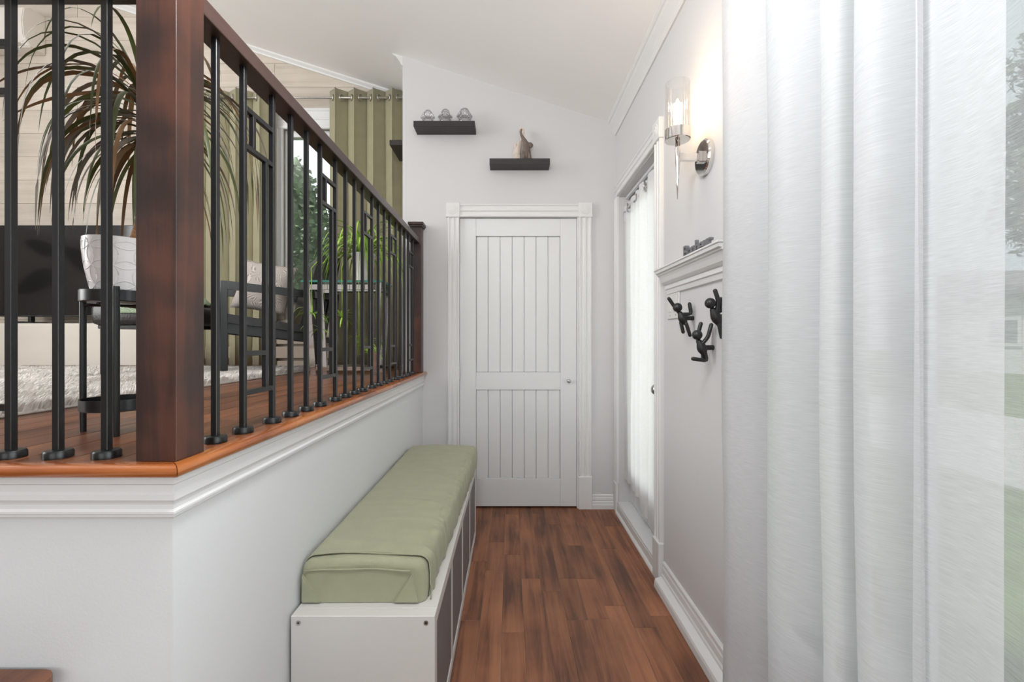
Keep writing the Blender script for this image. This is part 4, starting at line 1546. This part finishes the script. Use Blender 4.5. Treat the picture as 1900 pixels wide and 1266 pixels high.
for cy_, cz_, ly, lz, an in ((2.05, 2.05, 0.20, 0.10, 0.5), (2.5, 1.75, 0.22, 0.09, -0.6), (1.95, 1.55, 0.16, 0.08, 0.9), (2.45, 2.1, 0.15, 0.07, 0.2)):
    bm = bmesh.new()
    P = []
    for k in range(20):
        a = 2 * PI * k / 20
        u, v = ly * math.cos(a), lz * math.sin(a) * (1 - 0.3 * math.cos(a))
        P.append((cy_ + u * math.cos(an) - v * math.sin(an), cz_ + u * math.sin(an) + v * math.cos(an)))
    obj('printed_leaf', prism(bm, P, -4.6705, -4.669, 'X'), M['canvas_leaf'], pic)

# ------------------------------------------------------------------ shag rug
rug = thing('shag_rug', 'cream shaggy rug on the raised living room floor', 'rug', (-2.6, 2.3, ZU))
rx0, rx1, ry0, ry1 = -3.75, -1.44, 0.95, 3.25
obj('backing', B(rx0, rx1, ry0, ry1, ZU + 0.0005, ZU + 0.010, 0.003, 1), M['rug'], rug)
rr = random.Random(5)
V, F = [], []
n_t = 72000
for i in range(n_t):
    u = rr.random()
    x = rx1 - (rx1 - rx0) * u ** 1.25
    y = rr.uniform(ry0, ry1)
    h = 0.024 + 0.016 * noise.noise(Vector((x * 7, y * 7, 0))) + rr.uniform(0, 0.010)
    a = 2 * PI * rr.random() * 0.25 + 3.0 * noise.noise(Vector((x * 3, y * 3, 5)))
    lean = rr.uniform(0.2, 0.9) * h
    dx, dy = math.cos(a) * lean, math.sin(a) * lean
    b = rr.random() * PI
    w = rr.uniform(0.0012, 0.0026)
    ex, ey = math.cos(b) * w, math.sin(b) * w
    zb = ZU + 0.008
    k0 = len(V)
    V += [(x - ex, y - ey, zb), (x + ex, y + ey, zb), (x + dx * 0.45 + ex, y + dy * 0.45 + ey, zb + h * 0.75), (x + dx * 0.45 - ex, y + dy * 0.45 - ey, zb + h * 0.75), (x + dx, y + dy, zb + h)]
    F += [(k0, k0 + 1, k0 + 2, k0 + 3), (k0 + 3, k0 + 2, k0 + 4)]
me = bpy.data.meshes.new('pile')
off = offset_of(rug)
me.from_pydata([(v[0] - off.x, v[1] - off.y, v[2] - off.z) for v in V], [], F)
me.materials.append(M['pile'])
po = bpy.data.objects.new('pile', me)
COL.objects.link(po)
po.parent = rug
po['kind'] = 'stuff'

# ------------------------------------------------------------------ plant stand and dracaena
pcx, pcy = -0.957, 1.098
stand = thing('plant_stand', 'black metal two-tier plant stand under the dracaena', 'plant stand', (pcx, pcy, ZU))
ZT = 1.270
for k in range(3):
    a = math.radians((188, 306, 67)[k])
    lx, ly = pcx + 0.082 * math.cos(a), pcy + 0.082 * math.sin(a)
    obj('leg', tube(bmesh.new(), [(lx, ly, ZU + 0.0005), (lx, ly, ZT + 0.034)], 0.0068, 14), M['black'], stand, auto=40)
for zt, nm in ((ZT, 'tray'), (ZU + 0.055, 'tray')):
    bm = lathe(bmesh.new(), [(0.0735, zt), (0.0755, zt + 0.002), (0.0755, zt + 0.027), (0.0735, zt + 0.027), (0.0735, zt + 0.004), (0.002, zt + 0.004), (0.002, zt)], pcx, pcy, 40, closed=True)
    obj(nm, bm, M['black'], stand, auto=40)
bm = bmesh.new()
tube(bm, [(pcx - 0.075, pcy - 0.013, ZT - 0.006), (pcx + 0.075, pcy + 0.013, ZT - 0.006)], 0.003, 8)
tube(bm, [(pcx + 0.013, pcy - 0.075, ZT - 0.006), (pcx - 0.013, pcy + 0.075, ZT - 0.006)], 0.003, 8)
obj('cross_brace', bm, M['black'], stand)

dr = thing('potted_dracaena', 'tall drooping dracaena in a white embossed pot on the black stand', 'potted plant', (pcx, pcy, ZT + 0.004))
zp = ZT + 0.0045


def pot_r(u):
    return 0.047 + 0.0235 * math.sin(min(u, 1) * PI / 2) ** 0.9


PHt = 0.147
prof = [(0.002, zp), (pot_r(0) - 0.003, zp)] + [(pot_r(k / 14), zp + 0.001 + PHt * k / 14) for k in range(15)] + [(pot_r(1) - 0.004, zp + PHt + 0.001), (pot_r(1) - 0.006, zp + PHt - 0.012), (pot_r(0.85) - 0.006, zp + PHt * 0.85), (0.002, zp + PHt * 0.85)]
pot = obj('pot', lathe(bmesh.new(), prof, pcx, pcy, 48, closed=True), M['pot'], dr, auto=50)
bm = bmesh.new()
R_ = 0.0325
for row_ in range(-1, 5):
    for c_ in range(9):
        th0 = 2 * PI * c_ / 9
        zc_ = 0.012 + row_ * 0.046
        pts = []
        for k in range(25):
            a = 2 * PI * k / 24
            zz = zc_ + R_ * math.sin(a)
            if zz < 0.003 or zz > PHt - 0.003:
                if len(pts) > 2:
                    tube(bm, pts, 0.0008, 5)
                pts = []
                continue
            r = pot_r(zz / PHt) + 0.0002
            th = th0 + R_ * math.cos(a) / 0.0668
            pts.append((pcx + r * math.cos(th), pcy + r * math.sin(th), zp + zz))
        if len(pts) > 2:
            tube(bm, pts, 0.0008, 5)
obj('embossed_ring', bm, M['pot'], pot, smooth=True)
obj('soil', lathe(bmesh.new(), [(0.002, zp + PHt * 0.853), (0.058, zp + PHt * 0.853), (0.050, zp + PHt * 0.9), (0.002, zp + PHt * 0.92)], pcx, pcy, 24), M['soil'], dr, smooth=True)
crown = Vector((-0.905, 1.10, 1.755))
tr_pts = [(pcx + 0.030, pcy, zp + PHt * 0.86), (pcx + 0.048, pcy, 1.46), (pcx + 0.060, pcy + 0.002, 1.55), (pcx + 0.056, pcy + 0.002, 1.66), crown]
obj('trunk', tube(bmesh.new(), tr_pts, [0.013, 0.012, 0.0115, 0.011, 0.009], 14), M['cane'], dr, smooth=True)


def leaf_ribbon(p0, d0, length, droop, width, n=14, twist=0.0, fold=0.25):
    """blade that leaves p0 in direction d0 and bends down with its weight"""
    bm = bmesh.new()
    p = Vector(p0)
    d = Vector(d0).normalized()
    step = length / n
    rows_ = []
    for k in range(n + 1):
        u = k / n
        side = d.cross(Vector((0, 0, 1)))
        side = side.normalized() if side.length > 0.05 else Vector((math.cos(twist), math.sin(twist), 0))
        up = side.cross(d).normalized()
        s = (side * math.cos(twist) + up * math.sin(twist))
        nrm = s.cross(d).normalized()
        w = width * (min(1, 0.45 + 2.2 * u) * (1 - u ** 2.2) + 0.02)
        rows_.append((bm.verts.new(p - s * w + nrm * (-fold * w)), bm.verts.new(p), bm.verts.new(p + s * w + nrm * (-fold * w))))
        p = p + d * step
        d = (d + Vector((0, 0, -1)) * droop * step * (0.6 + 1.6 * u)).normalized()
    for a, b in zip(rows_[:-1], rows_[1:]):
        bm.faces.new([a[0], a[1], b[1], b[0]])
        bm.faces.new([a[1], a[2], b[2], b[1]])
    return bm


rl = random.Random(21)


def clear_of_rail(bm):
    return all(v.co.x < -0.664 and v.co.y > 0.872 for v in bm.verts)


N_LEAF = 120
for i in range(N_LEAF):
    u = i / N_LEAF
    for tries in range(40):
        th = i * 2.399963 + rl.uniform(-0.35, 0.35) + tries * 0.15
        el_ = math.radians(64 - 98 * u + rl.uniform(-10, 10))
        d0 = Vector((math.cos(th) * math.cos(el_), 0.75 * math.sin(th) * math.cos(el_), math.sin(el_)))
        p0 = crown + Vector((0, 0, 0.05 - 0.15 * u))
        ln = rl.uniform(0.28, 0.45) * (0.85 + 0.25 * math.sin(PI * min(1, u + 0.15)))
        bm = leaf_ribbon(p0, d0, ln, rl.uniform(7.5, 12.5), rl.uniform(0.0045, 0.0072), 14, rl.uniform(-0.5, 0.5))
        if clear_of_rail(bm):
            break
        bm.free()
        bm = None
    if bm is None:
        continue
    m_ = M['leaf_g'] if rl.random() < 0.50 else (M['leaf_b'] if rl.random() < 0.55 else M['leaf_y'])
    obj('leaf', bm, m_, dr, smooth=True)
# a few long blades that reach far out to either side
for d0, ln, dp, m_ in (((-0.93, 0.0, 0.52), 0.44, 2.6, 'leaf_b'), ((-0.99, 0.05, 0.12), 0.38, 1.5, 'leaf_b'), ((-0.75, -0.1, 0.66), 0.40, 6.5, 'leaf_b'), ((-0.45, 0.3, 0.85), 0.40, 5.0, 'leaf_g'),
                       ((-0.8, 0.1, 0.5), 0.50, 7.5, 'leaf_y'), ((0.60, 0.3, 0.6), 0.50, 8.5, 'leaf_g'), ((0.55, 0.5, 0.75), 0.50, 8.0, 'leaf_b'), ((0.6, 0.2, 0.3), 0.46, 10.0, 'leaf_g'), ((0.5, 0.1, 0.75), 0.56, 10.0, 'leaf_b'),
                       ((0.5, 0.25, 0.5), 0.50, 11.0, 'leaf_g'), ((0.52, 0.35, 0.4), 0.52, 10.0, 'leaf_b'), ((0.45, 0.3, 0.65), 0.55, 11.0, 'leaf_y'), ((0.5, 0.45, 0.55), 0.50, 9.0, 'leaf_g')):
    bm = leaf_ribbon(crown + Vector((0, 0, 0.03)), d0, ln, dp, 0.0068, 16, rl.uniform(-0.3, 0.3))
    if clear_of_rail(bm):
        obj('leaf', bm, M[m_], dr, smooth=True)
    else:
        bm.free()

# ------------------------------------------------------------------ armchair (local coordinates: faces -X, near side at -Y)
ch = thing('armchair', 'black leather armchair with black metal frame before the window', 'chair', (-1.640, 3.125, ZU), math.radians(35))
SW = 0.25


def loc_obj(name, bm, m, parent, **kw):
    return obj(name, bm, m, parent, local=True, **kw)


for s in (-1, 1):
    loc_obj('leg', B(-0.335, -0.295, s * SW - 0.013, s * SW + 0.013, 0.032, 0.585, 0.002, 1), M['black'], ch)
    bm = bmesh.new()
    prism(bm, [(-0.30, 0.585), (-0.30, 0.535), (0.36, 0.495), (0.36, 0.540)], s * SW - 0.02, s * SW + 0.02)
    loc_obj('armrest', bm, M['black'], ch)
    bm = prism(bmesh.new(), [(0.29, 0.032), (0.325, 0.032), (0.36, 0.50), (0.325, 0.50)], s * SW - 0.013, s * SW + 0.013)
    loc_obj('leg', bm, M['black'], ch)
    bm = prism(bmesh.new(), [(-0.30, 0.305), (-0.30, 0.265), (0.33, 0.195), (0.33, 0.235)], s * SW - 0.012, s * SW + 0.012)
    loc_obj('seat_rail', bm, M['black'], ch)
bm = prism(bmesh.new(), [(-0.36, 0.31), (-0.37, 0.36), (-0.35, 0.395), (0.20, 0.315), (0.22, 0.235)], -SW + 0.02, SW - 0.02)
bmesh.ops.bevel(bm, geom=bm.edges[:], offset=0.028, segments=4, affect='EDGES')
loc_obj('seat_cushion', bm, M['leather'], ch, auto=60)
bm = prism(bmesh.new(), [(0.11, 0.28), (0.25, 0.24), (0.36, 0.78), (0.30, 0.84), (0.24, 0.80)], -SW + 0.02, SW - 0.02)
bmesh.ops.bevel(bm, geom=bm.edges[:], offset=0.03, segments=4, affect='EDGES')
loc_obj('backrest', bm, M['leather'], ch, auto=60)
bm = prism(bmesh.new(), [(0.26, 0.24), (0.285, 0.24), (0.385, 0.80), (0.36, 0.80)], -SW + 0.03, SW - 0.03)
loc_obj('back_frame', bm, M['black'], ch)
loc_obj('stretcher', B(-0.33, -0.30, -SW + 0.013, SW - 0.013, 0.24, 0.275, 0.002, 1), M['black'], ch)


def pillow(w, h, t_, n=14):
    bm = bmesh.new()
    G = []
    for sgn in (1, -1):
        rows_ = []
        for i in range(n + 1):
            r_ = []
            for j in range(n + 1):
                u, v = 2 * i / n - 1, 2 * j / n - 1
                k_ = (max(0.0, 1 - abs(u) ** 2.6) * max(0.0, 1 - abs(v) ** 2.6)) ** 0.55
                pinch = 1 - 0.06 * (1 - abs(u) ** 2) * abs(v) ** 3 - 0.0
                pin2 = 1 - 0.06 * (1 - abs(v) ** 2) * abs(u) ** 3
                r_.append(bm.verts.new((u * w / 2 * pin2, sgn * (t_ / 2 * k_ + 0.001), v * h / 2 * pinch)))
            rows_.append(r_)
        G.append(rows_)
    for q, rows_ in enumerate(G):
        for i in range(n):
            for j in range(n):
                f = [rows_[i][j], rows_[i + 1][j], rows_[i + 1][j + 1], rows_[i][j + 1]]
                bm.faces.new(f if q else f[::-1])
    bmesh.ops.remove_doubles(bm, verts=bm.verts[:], dist=0.0025)
    return bm


pl = obj('throw_pillow', pillow(0.36, 0.36, 0.13), M['pattern'], None, smooth=True)
pl.location = (-1.69, 3.075, ZU + 0.585)
pl.rotation_euler = (math.radians(-16), math.radians(9), math.radians(4))
tag(pl, 'taupe and white patterned cushion on the black armchair', 'cushion')

# footstool and knitted throw
fs = thing('footstool', 'black leather footstool in front of the armchair', 'footstool', (-2.06, 2.63, ZU))
bm = B(-2.32, -1.815, 2.46, 2.79, ZU + 0.305, ZU + 0.425, 0.03, 4)
obj('seat_cushion', bm, M['leather'], fs, auto=60)
obj('frame', B(-2.29, -1.84, 2.48, 2.77, ZU + 0.285, ZU + 0.306, 0.003, 1), M['black'], fs)
for xx in (-2.27, -1.95):
    for yy in (2.50, 2.75):
        obj('leg', B(xx - 0.012, xx + 0.012, yy - 0.012, yy + 0.012, ZU + 0.032, ZU + 0.286), M['black'], fs)
bm = bmesh.new()
nx_, ny_ = 30, 26
G = []
for i in range(nx_ + 1):
    r_ = []
    for j in range(ny_ + 1):
        u, v = i / nx_, j / ny_
        x = -2.16 + 0.33 * u
        y = 2.445 + 0.33 * v
        hgt = (1 - abs(2 * u - 1) ** 3) * (1 - abs(2 * v - 1) ** 4)
        z = ZU + 0.428 + 0.135 * hgt * (0.75 + 0.4 * noise.noise(Vector((x * 8, y * 8, 1)))) + 0.012 * noise.noise(Vector((x * 30, y * 30, 2)))
        if v < 0.06:
            z = ZU + 0.37
        r_.append(bm.verts.new((x, y, z)))
    G.append(r_)
for i in range(nx_):
    for j in range(ny_):
        bm.faces.new([G[i][j], G[i + 1][j], G[i + 1][j + 1], G[i][j + 1]])
th_ = obj('knitted_throw', bm, M['knit'], None, smooth=True)
md = th_.modifiers.new('thickness', 'SOLIDIFY')
md.thickness = 0.012
md.offset = 1
tag(th_, 'green knitted throw heaped on the black footstool', 'blanket')

# ------------------------------------------------------------------ glass side table with spider plant
tz = 1.540
gt = thing('glass_table', 'glass side table with chrome legs beside the armchair', 'table', (-1.05, 2.905, ZU))
gx0, gx1, gy0, gy1 = -1.30, -0.80, 2.78, 3.03
obj('glass_top', B(gx0 + 0.004, gx1 - 0.004, gy0 + 0.004, gy1 - 0.004, tz, tz + 0.012), M['tableglass'], gt)
bm = bmesh.new()
box(bm, gx0, gx1, gy0, gy0 + 0.004, tz, tz + 0.012)
box(bm, gx0, gx1, gy1 - 0.004, gy1, tz, tz + 0.012)
box(bm, gx0, gx0 + 0.004, gy0 + 0.004, gy1 - 0.004, tz, tz + 0.012)
box(bm, gx1 - 0.004, gx1, gy0 + 0.004, gy1 - 0.004, tz, tz + 0.012)
obj('glass_edge', bm, M['glassedge'], gt)
for sx_, sy_ in ((-1, -1), (-1, 1), (1, -1), (1, 1)):
    cx_, cy_ = (gx0 + gx1) / 2, (gy0 + gy1) / 2
    xa, ya = cx_ + sx_ * 0.225, cy_ + sy_ * 0.10
    xb, yb_ = cx_ + sx_ * 0.19, cy_ + sy_ * 0.085
    bm = bmesh.new()
    w = 0.017
    vv = [bm.verts.new((px_ + a * w, py_ + b * 0.006, z_)) for (px_, py_, z_) in ((xa, ya, tz - 0.001), (xb, yb_, ZU + 0.001)) for a, b in ((-1, -1), (1, -1), (1, 1), (-1, 1))]
    for f in ((0, 1, 2, 3), (4, 7, 6, 5), (0, 4, 5, 1), (1, 5, 6, 2), (2, 6, 7, 3), (3, 7, 4, 0)):
        bm.faces.new([vv[i] for i in f])
    obj('leg', bm, M['chrome'], gt)
for s in (-1, 1):
    y_ = (gy0 + gy1) / 2 + s * 0.10
    obj('apron', B((gx0 + gx1) / 2 - 0.205, (gx0 + gx1) / 2 + 0.205, y_ - 0.006, y_ + 0.006, tz - 0.045, tz - 0.012, 0.001, 1), M['chrome'], gt)
    y_ = (gy0 + gy1) / 2 + s * 0.086
    obj('stretcher', B((gx0 + gx1) / 2 - 0.175, (gx0 + gx1) / 2 + 0.175, y_ - 0.006, y_ + 0.006, ZU + 0.03, ZU + 0.055, 0.001, 1), M['chrome'], gt)

spx, spy = -0.955, 2.905
sp_ = thing('spider_plant', 'bright green spider plant in a white pot on the glass table', 'potted plant', (spx, spy, tz + 0.013))
zb = tz + 0.0125
obj('pot', lathe(bmesh.new(), [(0.002, zb), (0.052, zb), (0.058, zb + 0.05), (0.072, zb + 0.165), (0.078, zb + 0.172), (0.078, zb + 0.185), (0.070, zb + 0.185), (0.066, zb + 0.16), (0.002, zb + 0.16)], spx, spy, 32, closed=True), M['pot'], sp_, auto=45)
obj('soil', lathe(bmesh.new(), [(0.002, zb + 0.161), (0.064, zb + 0.161), (0.05, zb + 0.172), (0.002, zb + 0.175)], spx, spy, 20), M['soil'], sp_, smooth=True)
for i in range(92):
    u = i / 92
    for tries in range(30):
        th = i * 2.399963 + tries * 0.3
        el_ = math.radians(78 - 60 * u + rl.uniform(-10, 10))
        d0 = (math.cos(th) * math.cos(el_), 0.6 * math.sin(th) * math.cos(el_), math.sin(el_))
        bm = leaf_ribbon((spx + 0.02 * math.cos(th), spy + 0.02 * math.sin(th), zb + 0.17), d0, rl.uniform(0.30, 0.52), rl.uniform(7, 11), rl.uniform(0.006, 0.0095), 12, rl.uniform(-0.3, 0.3))
        if all(v.co.x < -0.67 for v in bm.verts):
            break
        bm.free()
        bm = None
    if bm is not None:
        obj('leaf', bm, M['spider'], sp_, smooth=True)
# runners with plantlets hanging beside the table
for rx_, ry_, zend in ((-1.17, 2.745, 1.25), (-1.03, 2.74, 1.32), (-0.93, 2.75, 1.16), (-1.22, 2.75, 1.34), (-0.86, 2.74, 1.10)):
    pts = [(spx, spy - 0.03, zb + 0.17), (spx * 0.5 + rx_ * 0.5, 2.82, zb + 0.26), (rx_, ry_ - 0.01, tz + 0.08), (rx_, ry_, (tz + zend) / 2), (rx_, ry_, zend)]
    ru = obj('runner', tube(bmesh.new(), pts, 0.0022, 6), M['spider'], sp_, smooth=True)
    for i in range(12):
        th = i * 2.4
        el_ = math.radians(rl.uniform(-20, 55))
        d0 = (math.cos(th) * math.cos(el_), 0.6 * math.sin(th) * math.cos(el_), math.sin(el_))
        obj('leaf', leaf_ribbon((rx_, ry_, zend), d0, rl.uniform(0.09, 0.16), rl.uniform(10, 18), 0.0055, 8, 0.0), M['spider'], ru, smooth=True)

# ------------------------------------------------------------------ fill globes added out of view to brighten the two rooms
for gx, gy, gl, lab in ((-0.14, 0.60, 2.14, 'added white fill globe over the corridor above the view'), (-3.3, 1.5, 3.35, 'added unseen white fill globe over the left of the living room')):
    pd = thing('fill_globe', lab, 'lamp', (gx, gy, gl), 0, 'added white fill globes')
    obj('globe', ball(bmesh.new(), (gx, gy, gl), 0.16, 24, 16), M['globe'], pd, smooth=True)
    obj('cord', tube(bmesh.new(), [(gx, gy, gl + 0.159), (gx, gy, ceil_z(gx))], 0.004, 8), M['black'], pd)
    obj('canopy', tube(bmesh.new(), [(gx, gy, ceil_z(gx) - 0.03), (gx, gy, ceil_z(gx))], 0.05, 16), M['steel'], pd)

# ------------------------------------------------------------------ outdoors
struct('ground', B(0.9, 70, -40, 60, -0.4, -0.3), M['grass'], 'lawn outside the right-hand windows')
struct('ground_rear', B(-40, 0.88, DY + 0.2, 60, -0.4, -0.3), M['grass'], 'lawn beyond the living room window')
struct('driveway', B(5.0, 9.5, -30, 40, -0.3, -0.28), M['drive'], 'grey driveway seen through the sheer curtain')


def foliage(bm, c, rad, n, size, rnd, cone=False):
    for _ in range(n):
        while True:
            u = [rnd.uniform(-1, 1) for _ in range(3)]
            if cone:
                h = (u[2] + 1) / 2
                lim = (1 - h ** 2.6) ** 0.8
                if math.hypot(u[0], u[1]) <= lim and math.hypot(u[0], u[1]) > lim * 0.45:
                    break
            else:
                l = math.sqrt(sum(q * q for q in u))
                if 0.45 < l <= 1:
                    break
        p = Vector((c[0] + u[0] * rad[0], c[1] + u[1] * rad[1], c[2] + u[2] * rad[2]))
        a = Vector((rnd.gauss(0, 1), rnd.gauss(0, 1), rnd.gauss(0, 1))).normalized()
        b = a.orthogonal().normalized()
        a, b = a * size * rnd.uniform(0.6, 1.3), b * size * rnd.uniform(0.4, 0.9)
        bm.faces.new([bm.verts.new(p - a), bm.verts.new(p + b), bm.verts.new(p + a), bm.verts.new(p - b)])


def make_tree(name, label, group, x, y, h, r, m, n, size, rnd, cone):
    t_ = thing(name, label, 'tree', (x, y, -0.3), 0, group)
    bm = bmesh.new()
    z0 = 0.1 if cone else h * 0.32
    if cone:
        foliage(bm, (x, y, -0.3 + (z0 + h) / 2), (r, r, (h - z0) / 2), n, size, rnd, True)
    else:
        zc, rz = -0.3 + (z0 + h) / 2, (h - z0) / 2
        foliage(bm, (x, y, zc), (r * 0.7, r * 0.7, rz * 0.8), n // 3, size, rnd)
        for q in range(11):
            a = q * 2.4
            e = -0.85 + 1.7 * q / 10
            k = math.sqrt(max(0.0, 1 - e * e)) * 0.62
            s_ = rnd.uniform(0.34, 0.5)
            foliage(bm, (x + r * k * math.cos(a), y + r * k * math.sin(a), zc + rz * 0.66 * e), (r * s_, r * s_, rz * s_ * 0.8), n // 11, size, rnd)
    me_ = bpy.data.meshes.new('foliage')
    bmesh.ops.translate(bm, verts=bm.verts[:], vec=-offset_of(t_))
    bm.to_mesh(me_)
    bm.free()
    me_.materials.append(m)
    o_ = bpy.data.objects.new('foliage', me_)
    COL.objects.link(o_)
    o_.parent = t_
    if cone:
        bm = bmesh.new()
        prof_ = [(0.02 + r * 0.66 * (1 - (k / 12) ** 2.6) ** 0.8, -0.25 + (h - 0.1) * k / 12) for k in range(13)]
        lathe(bm, prof_, x, y, 20)
        for v in bm.verts:
            q = noise.noise(Vector((v.co.x * 3, v.co.y * 3, v.co.z * 3)))
            v.co.x += (v.co.x - x) * 0.22 * q
            v.co.y += (v.co.y - y) * 0.22 * q
        obj('foliage_core', bm, m, t_, smooth=True)
    obj('trunk', tube(bmesh.new(), [(x, y, -0.3), (x, y, -0.3 + h * 0.5), (x + 0.05, y, -0.3 + h * 0.8)], [r * 0.09, r * 0.07, r * 0.03], 8), M['bark'], t_)


ro = random.Random(3)
for i, (x, y, h, r, lb) in enumerate(((-5.75, 7.6, 4.4, 1.0, 'tall green cedar hidden left of the living room window'), (-3.55, 7.4, 4.55, 1.05, 'tall green cedar filling the living room window'),
                                      (-1.45, 7.5, 4.1, 0.98, 'shorter green cedar behind the right green curtain'))):
    make_tree('cedar_tree', lb, 'cedars beyond the living room window', x, y, h, r, M['cedar'], 14000, 0.05, ro, True)
for i, (x, y, h, r, lb) in enumerate(((13.5, 9.0, 9.5, 3.0, 'tall leafy tree left of the white house behind the sheers'), (20.5, 14.5, 11.0, 3.4, 'tall leafy tree over the white house behind the sheers'), (9.5, 4.6, 8.0, 2.0, 'nearer leafy tree right of the white house behind the sheers'),
                                      (15.0, 24.0, 12.0, 4.5, 'far leafy tree behind the gathered sheer folds'))):
    make_tree('leafy_tree', lb, 'trees outside the large window', x, y, h, r, M['tree'], 12000, 0.15, ro, False)
hs_ = thing('white_house', 'small white house across the street seen through the sheer', 'house', (26.0, 19.5, -0.3))
obj('wall', B(22, 30, 18, 26, -0.3, 2.9), M['siding'], hs_)
bm = prism(bmesh.new(), [(17.6, 2.9), (26.4, 2.9), (22, 4.6)], 21.6, 30.4, 'X')
obj('roof', bm, M['roof'], hs_)
o = obj('window', B(21.93, 22.0, 19.2, 20.6, 0.9, 2.2), M['siding'], hs_)
obj('pane', B(21.92, 21.94, 19.35, 20.45, 1.05, 2.05), M['darkglass'], o)
o = obj('window', B(23.2, 24.8, 17.93, 18.0, 0.9, 2.2), M['siding'], hs_)
obj('pane', B(23.35, 24.65, 17.92, 17.94, 1.05, 2.05), M['darkglass'], o)
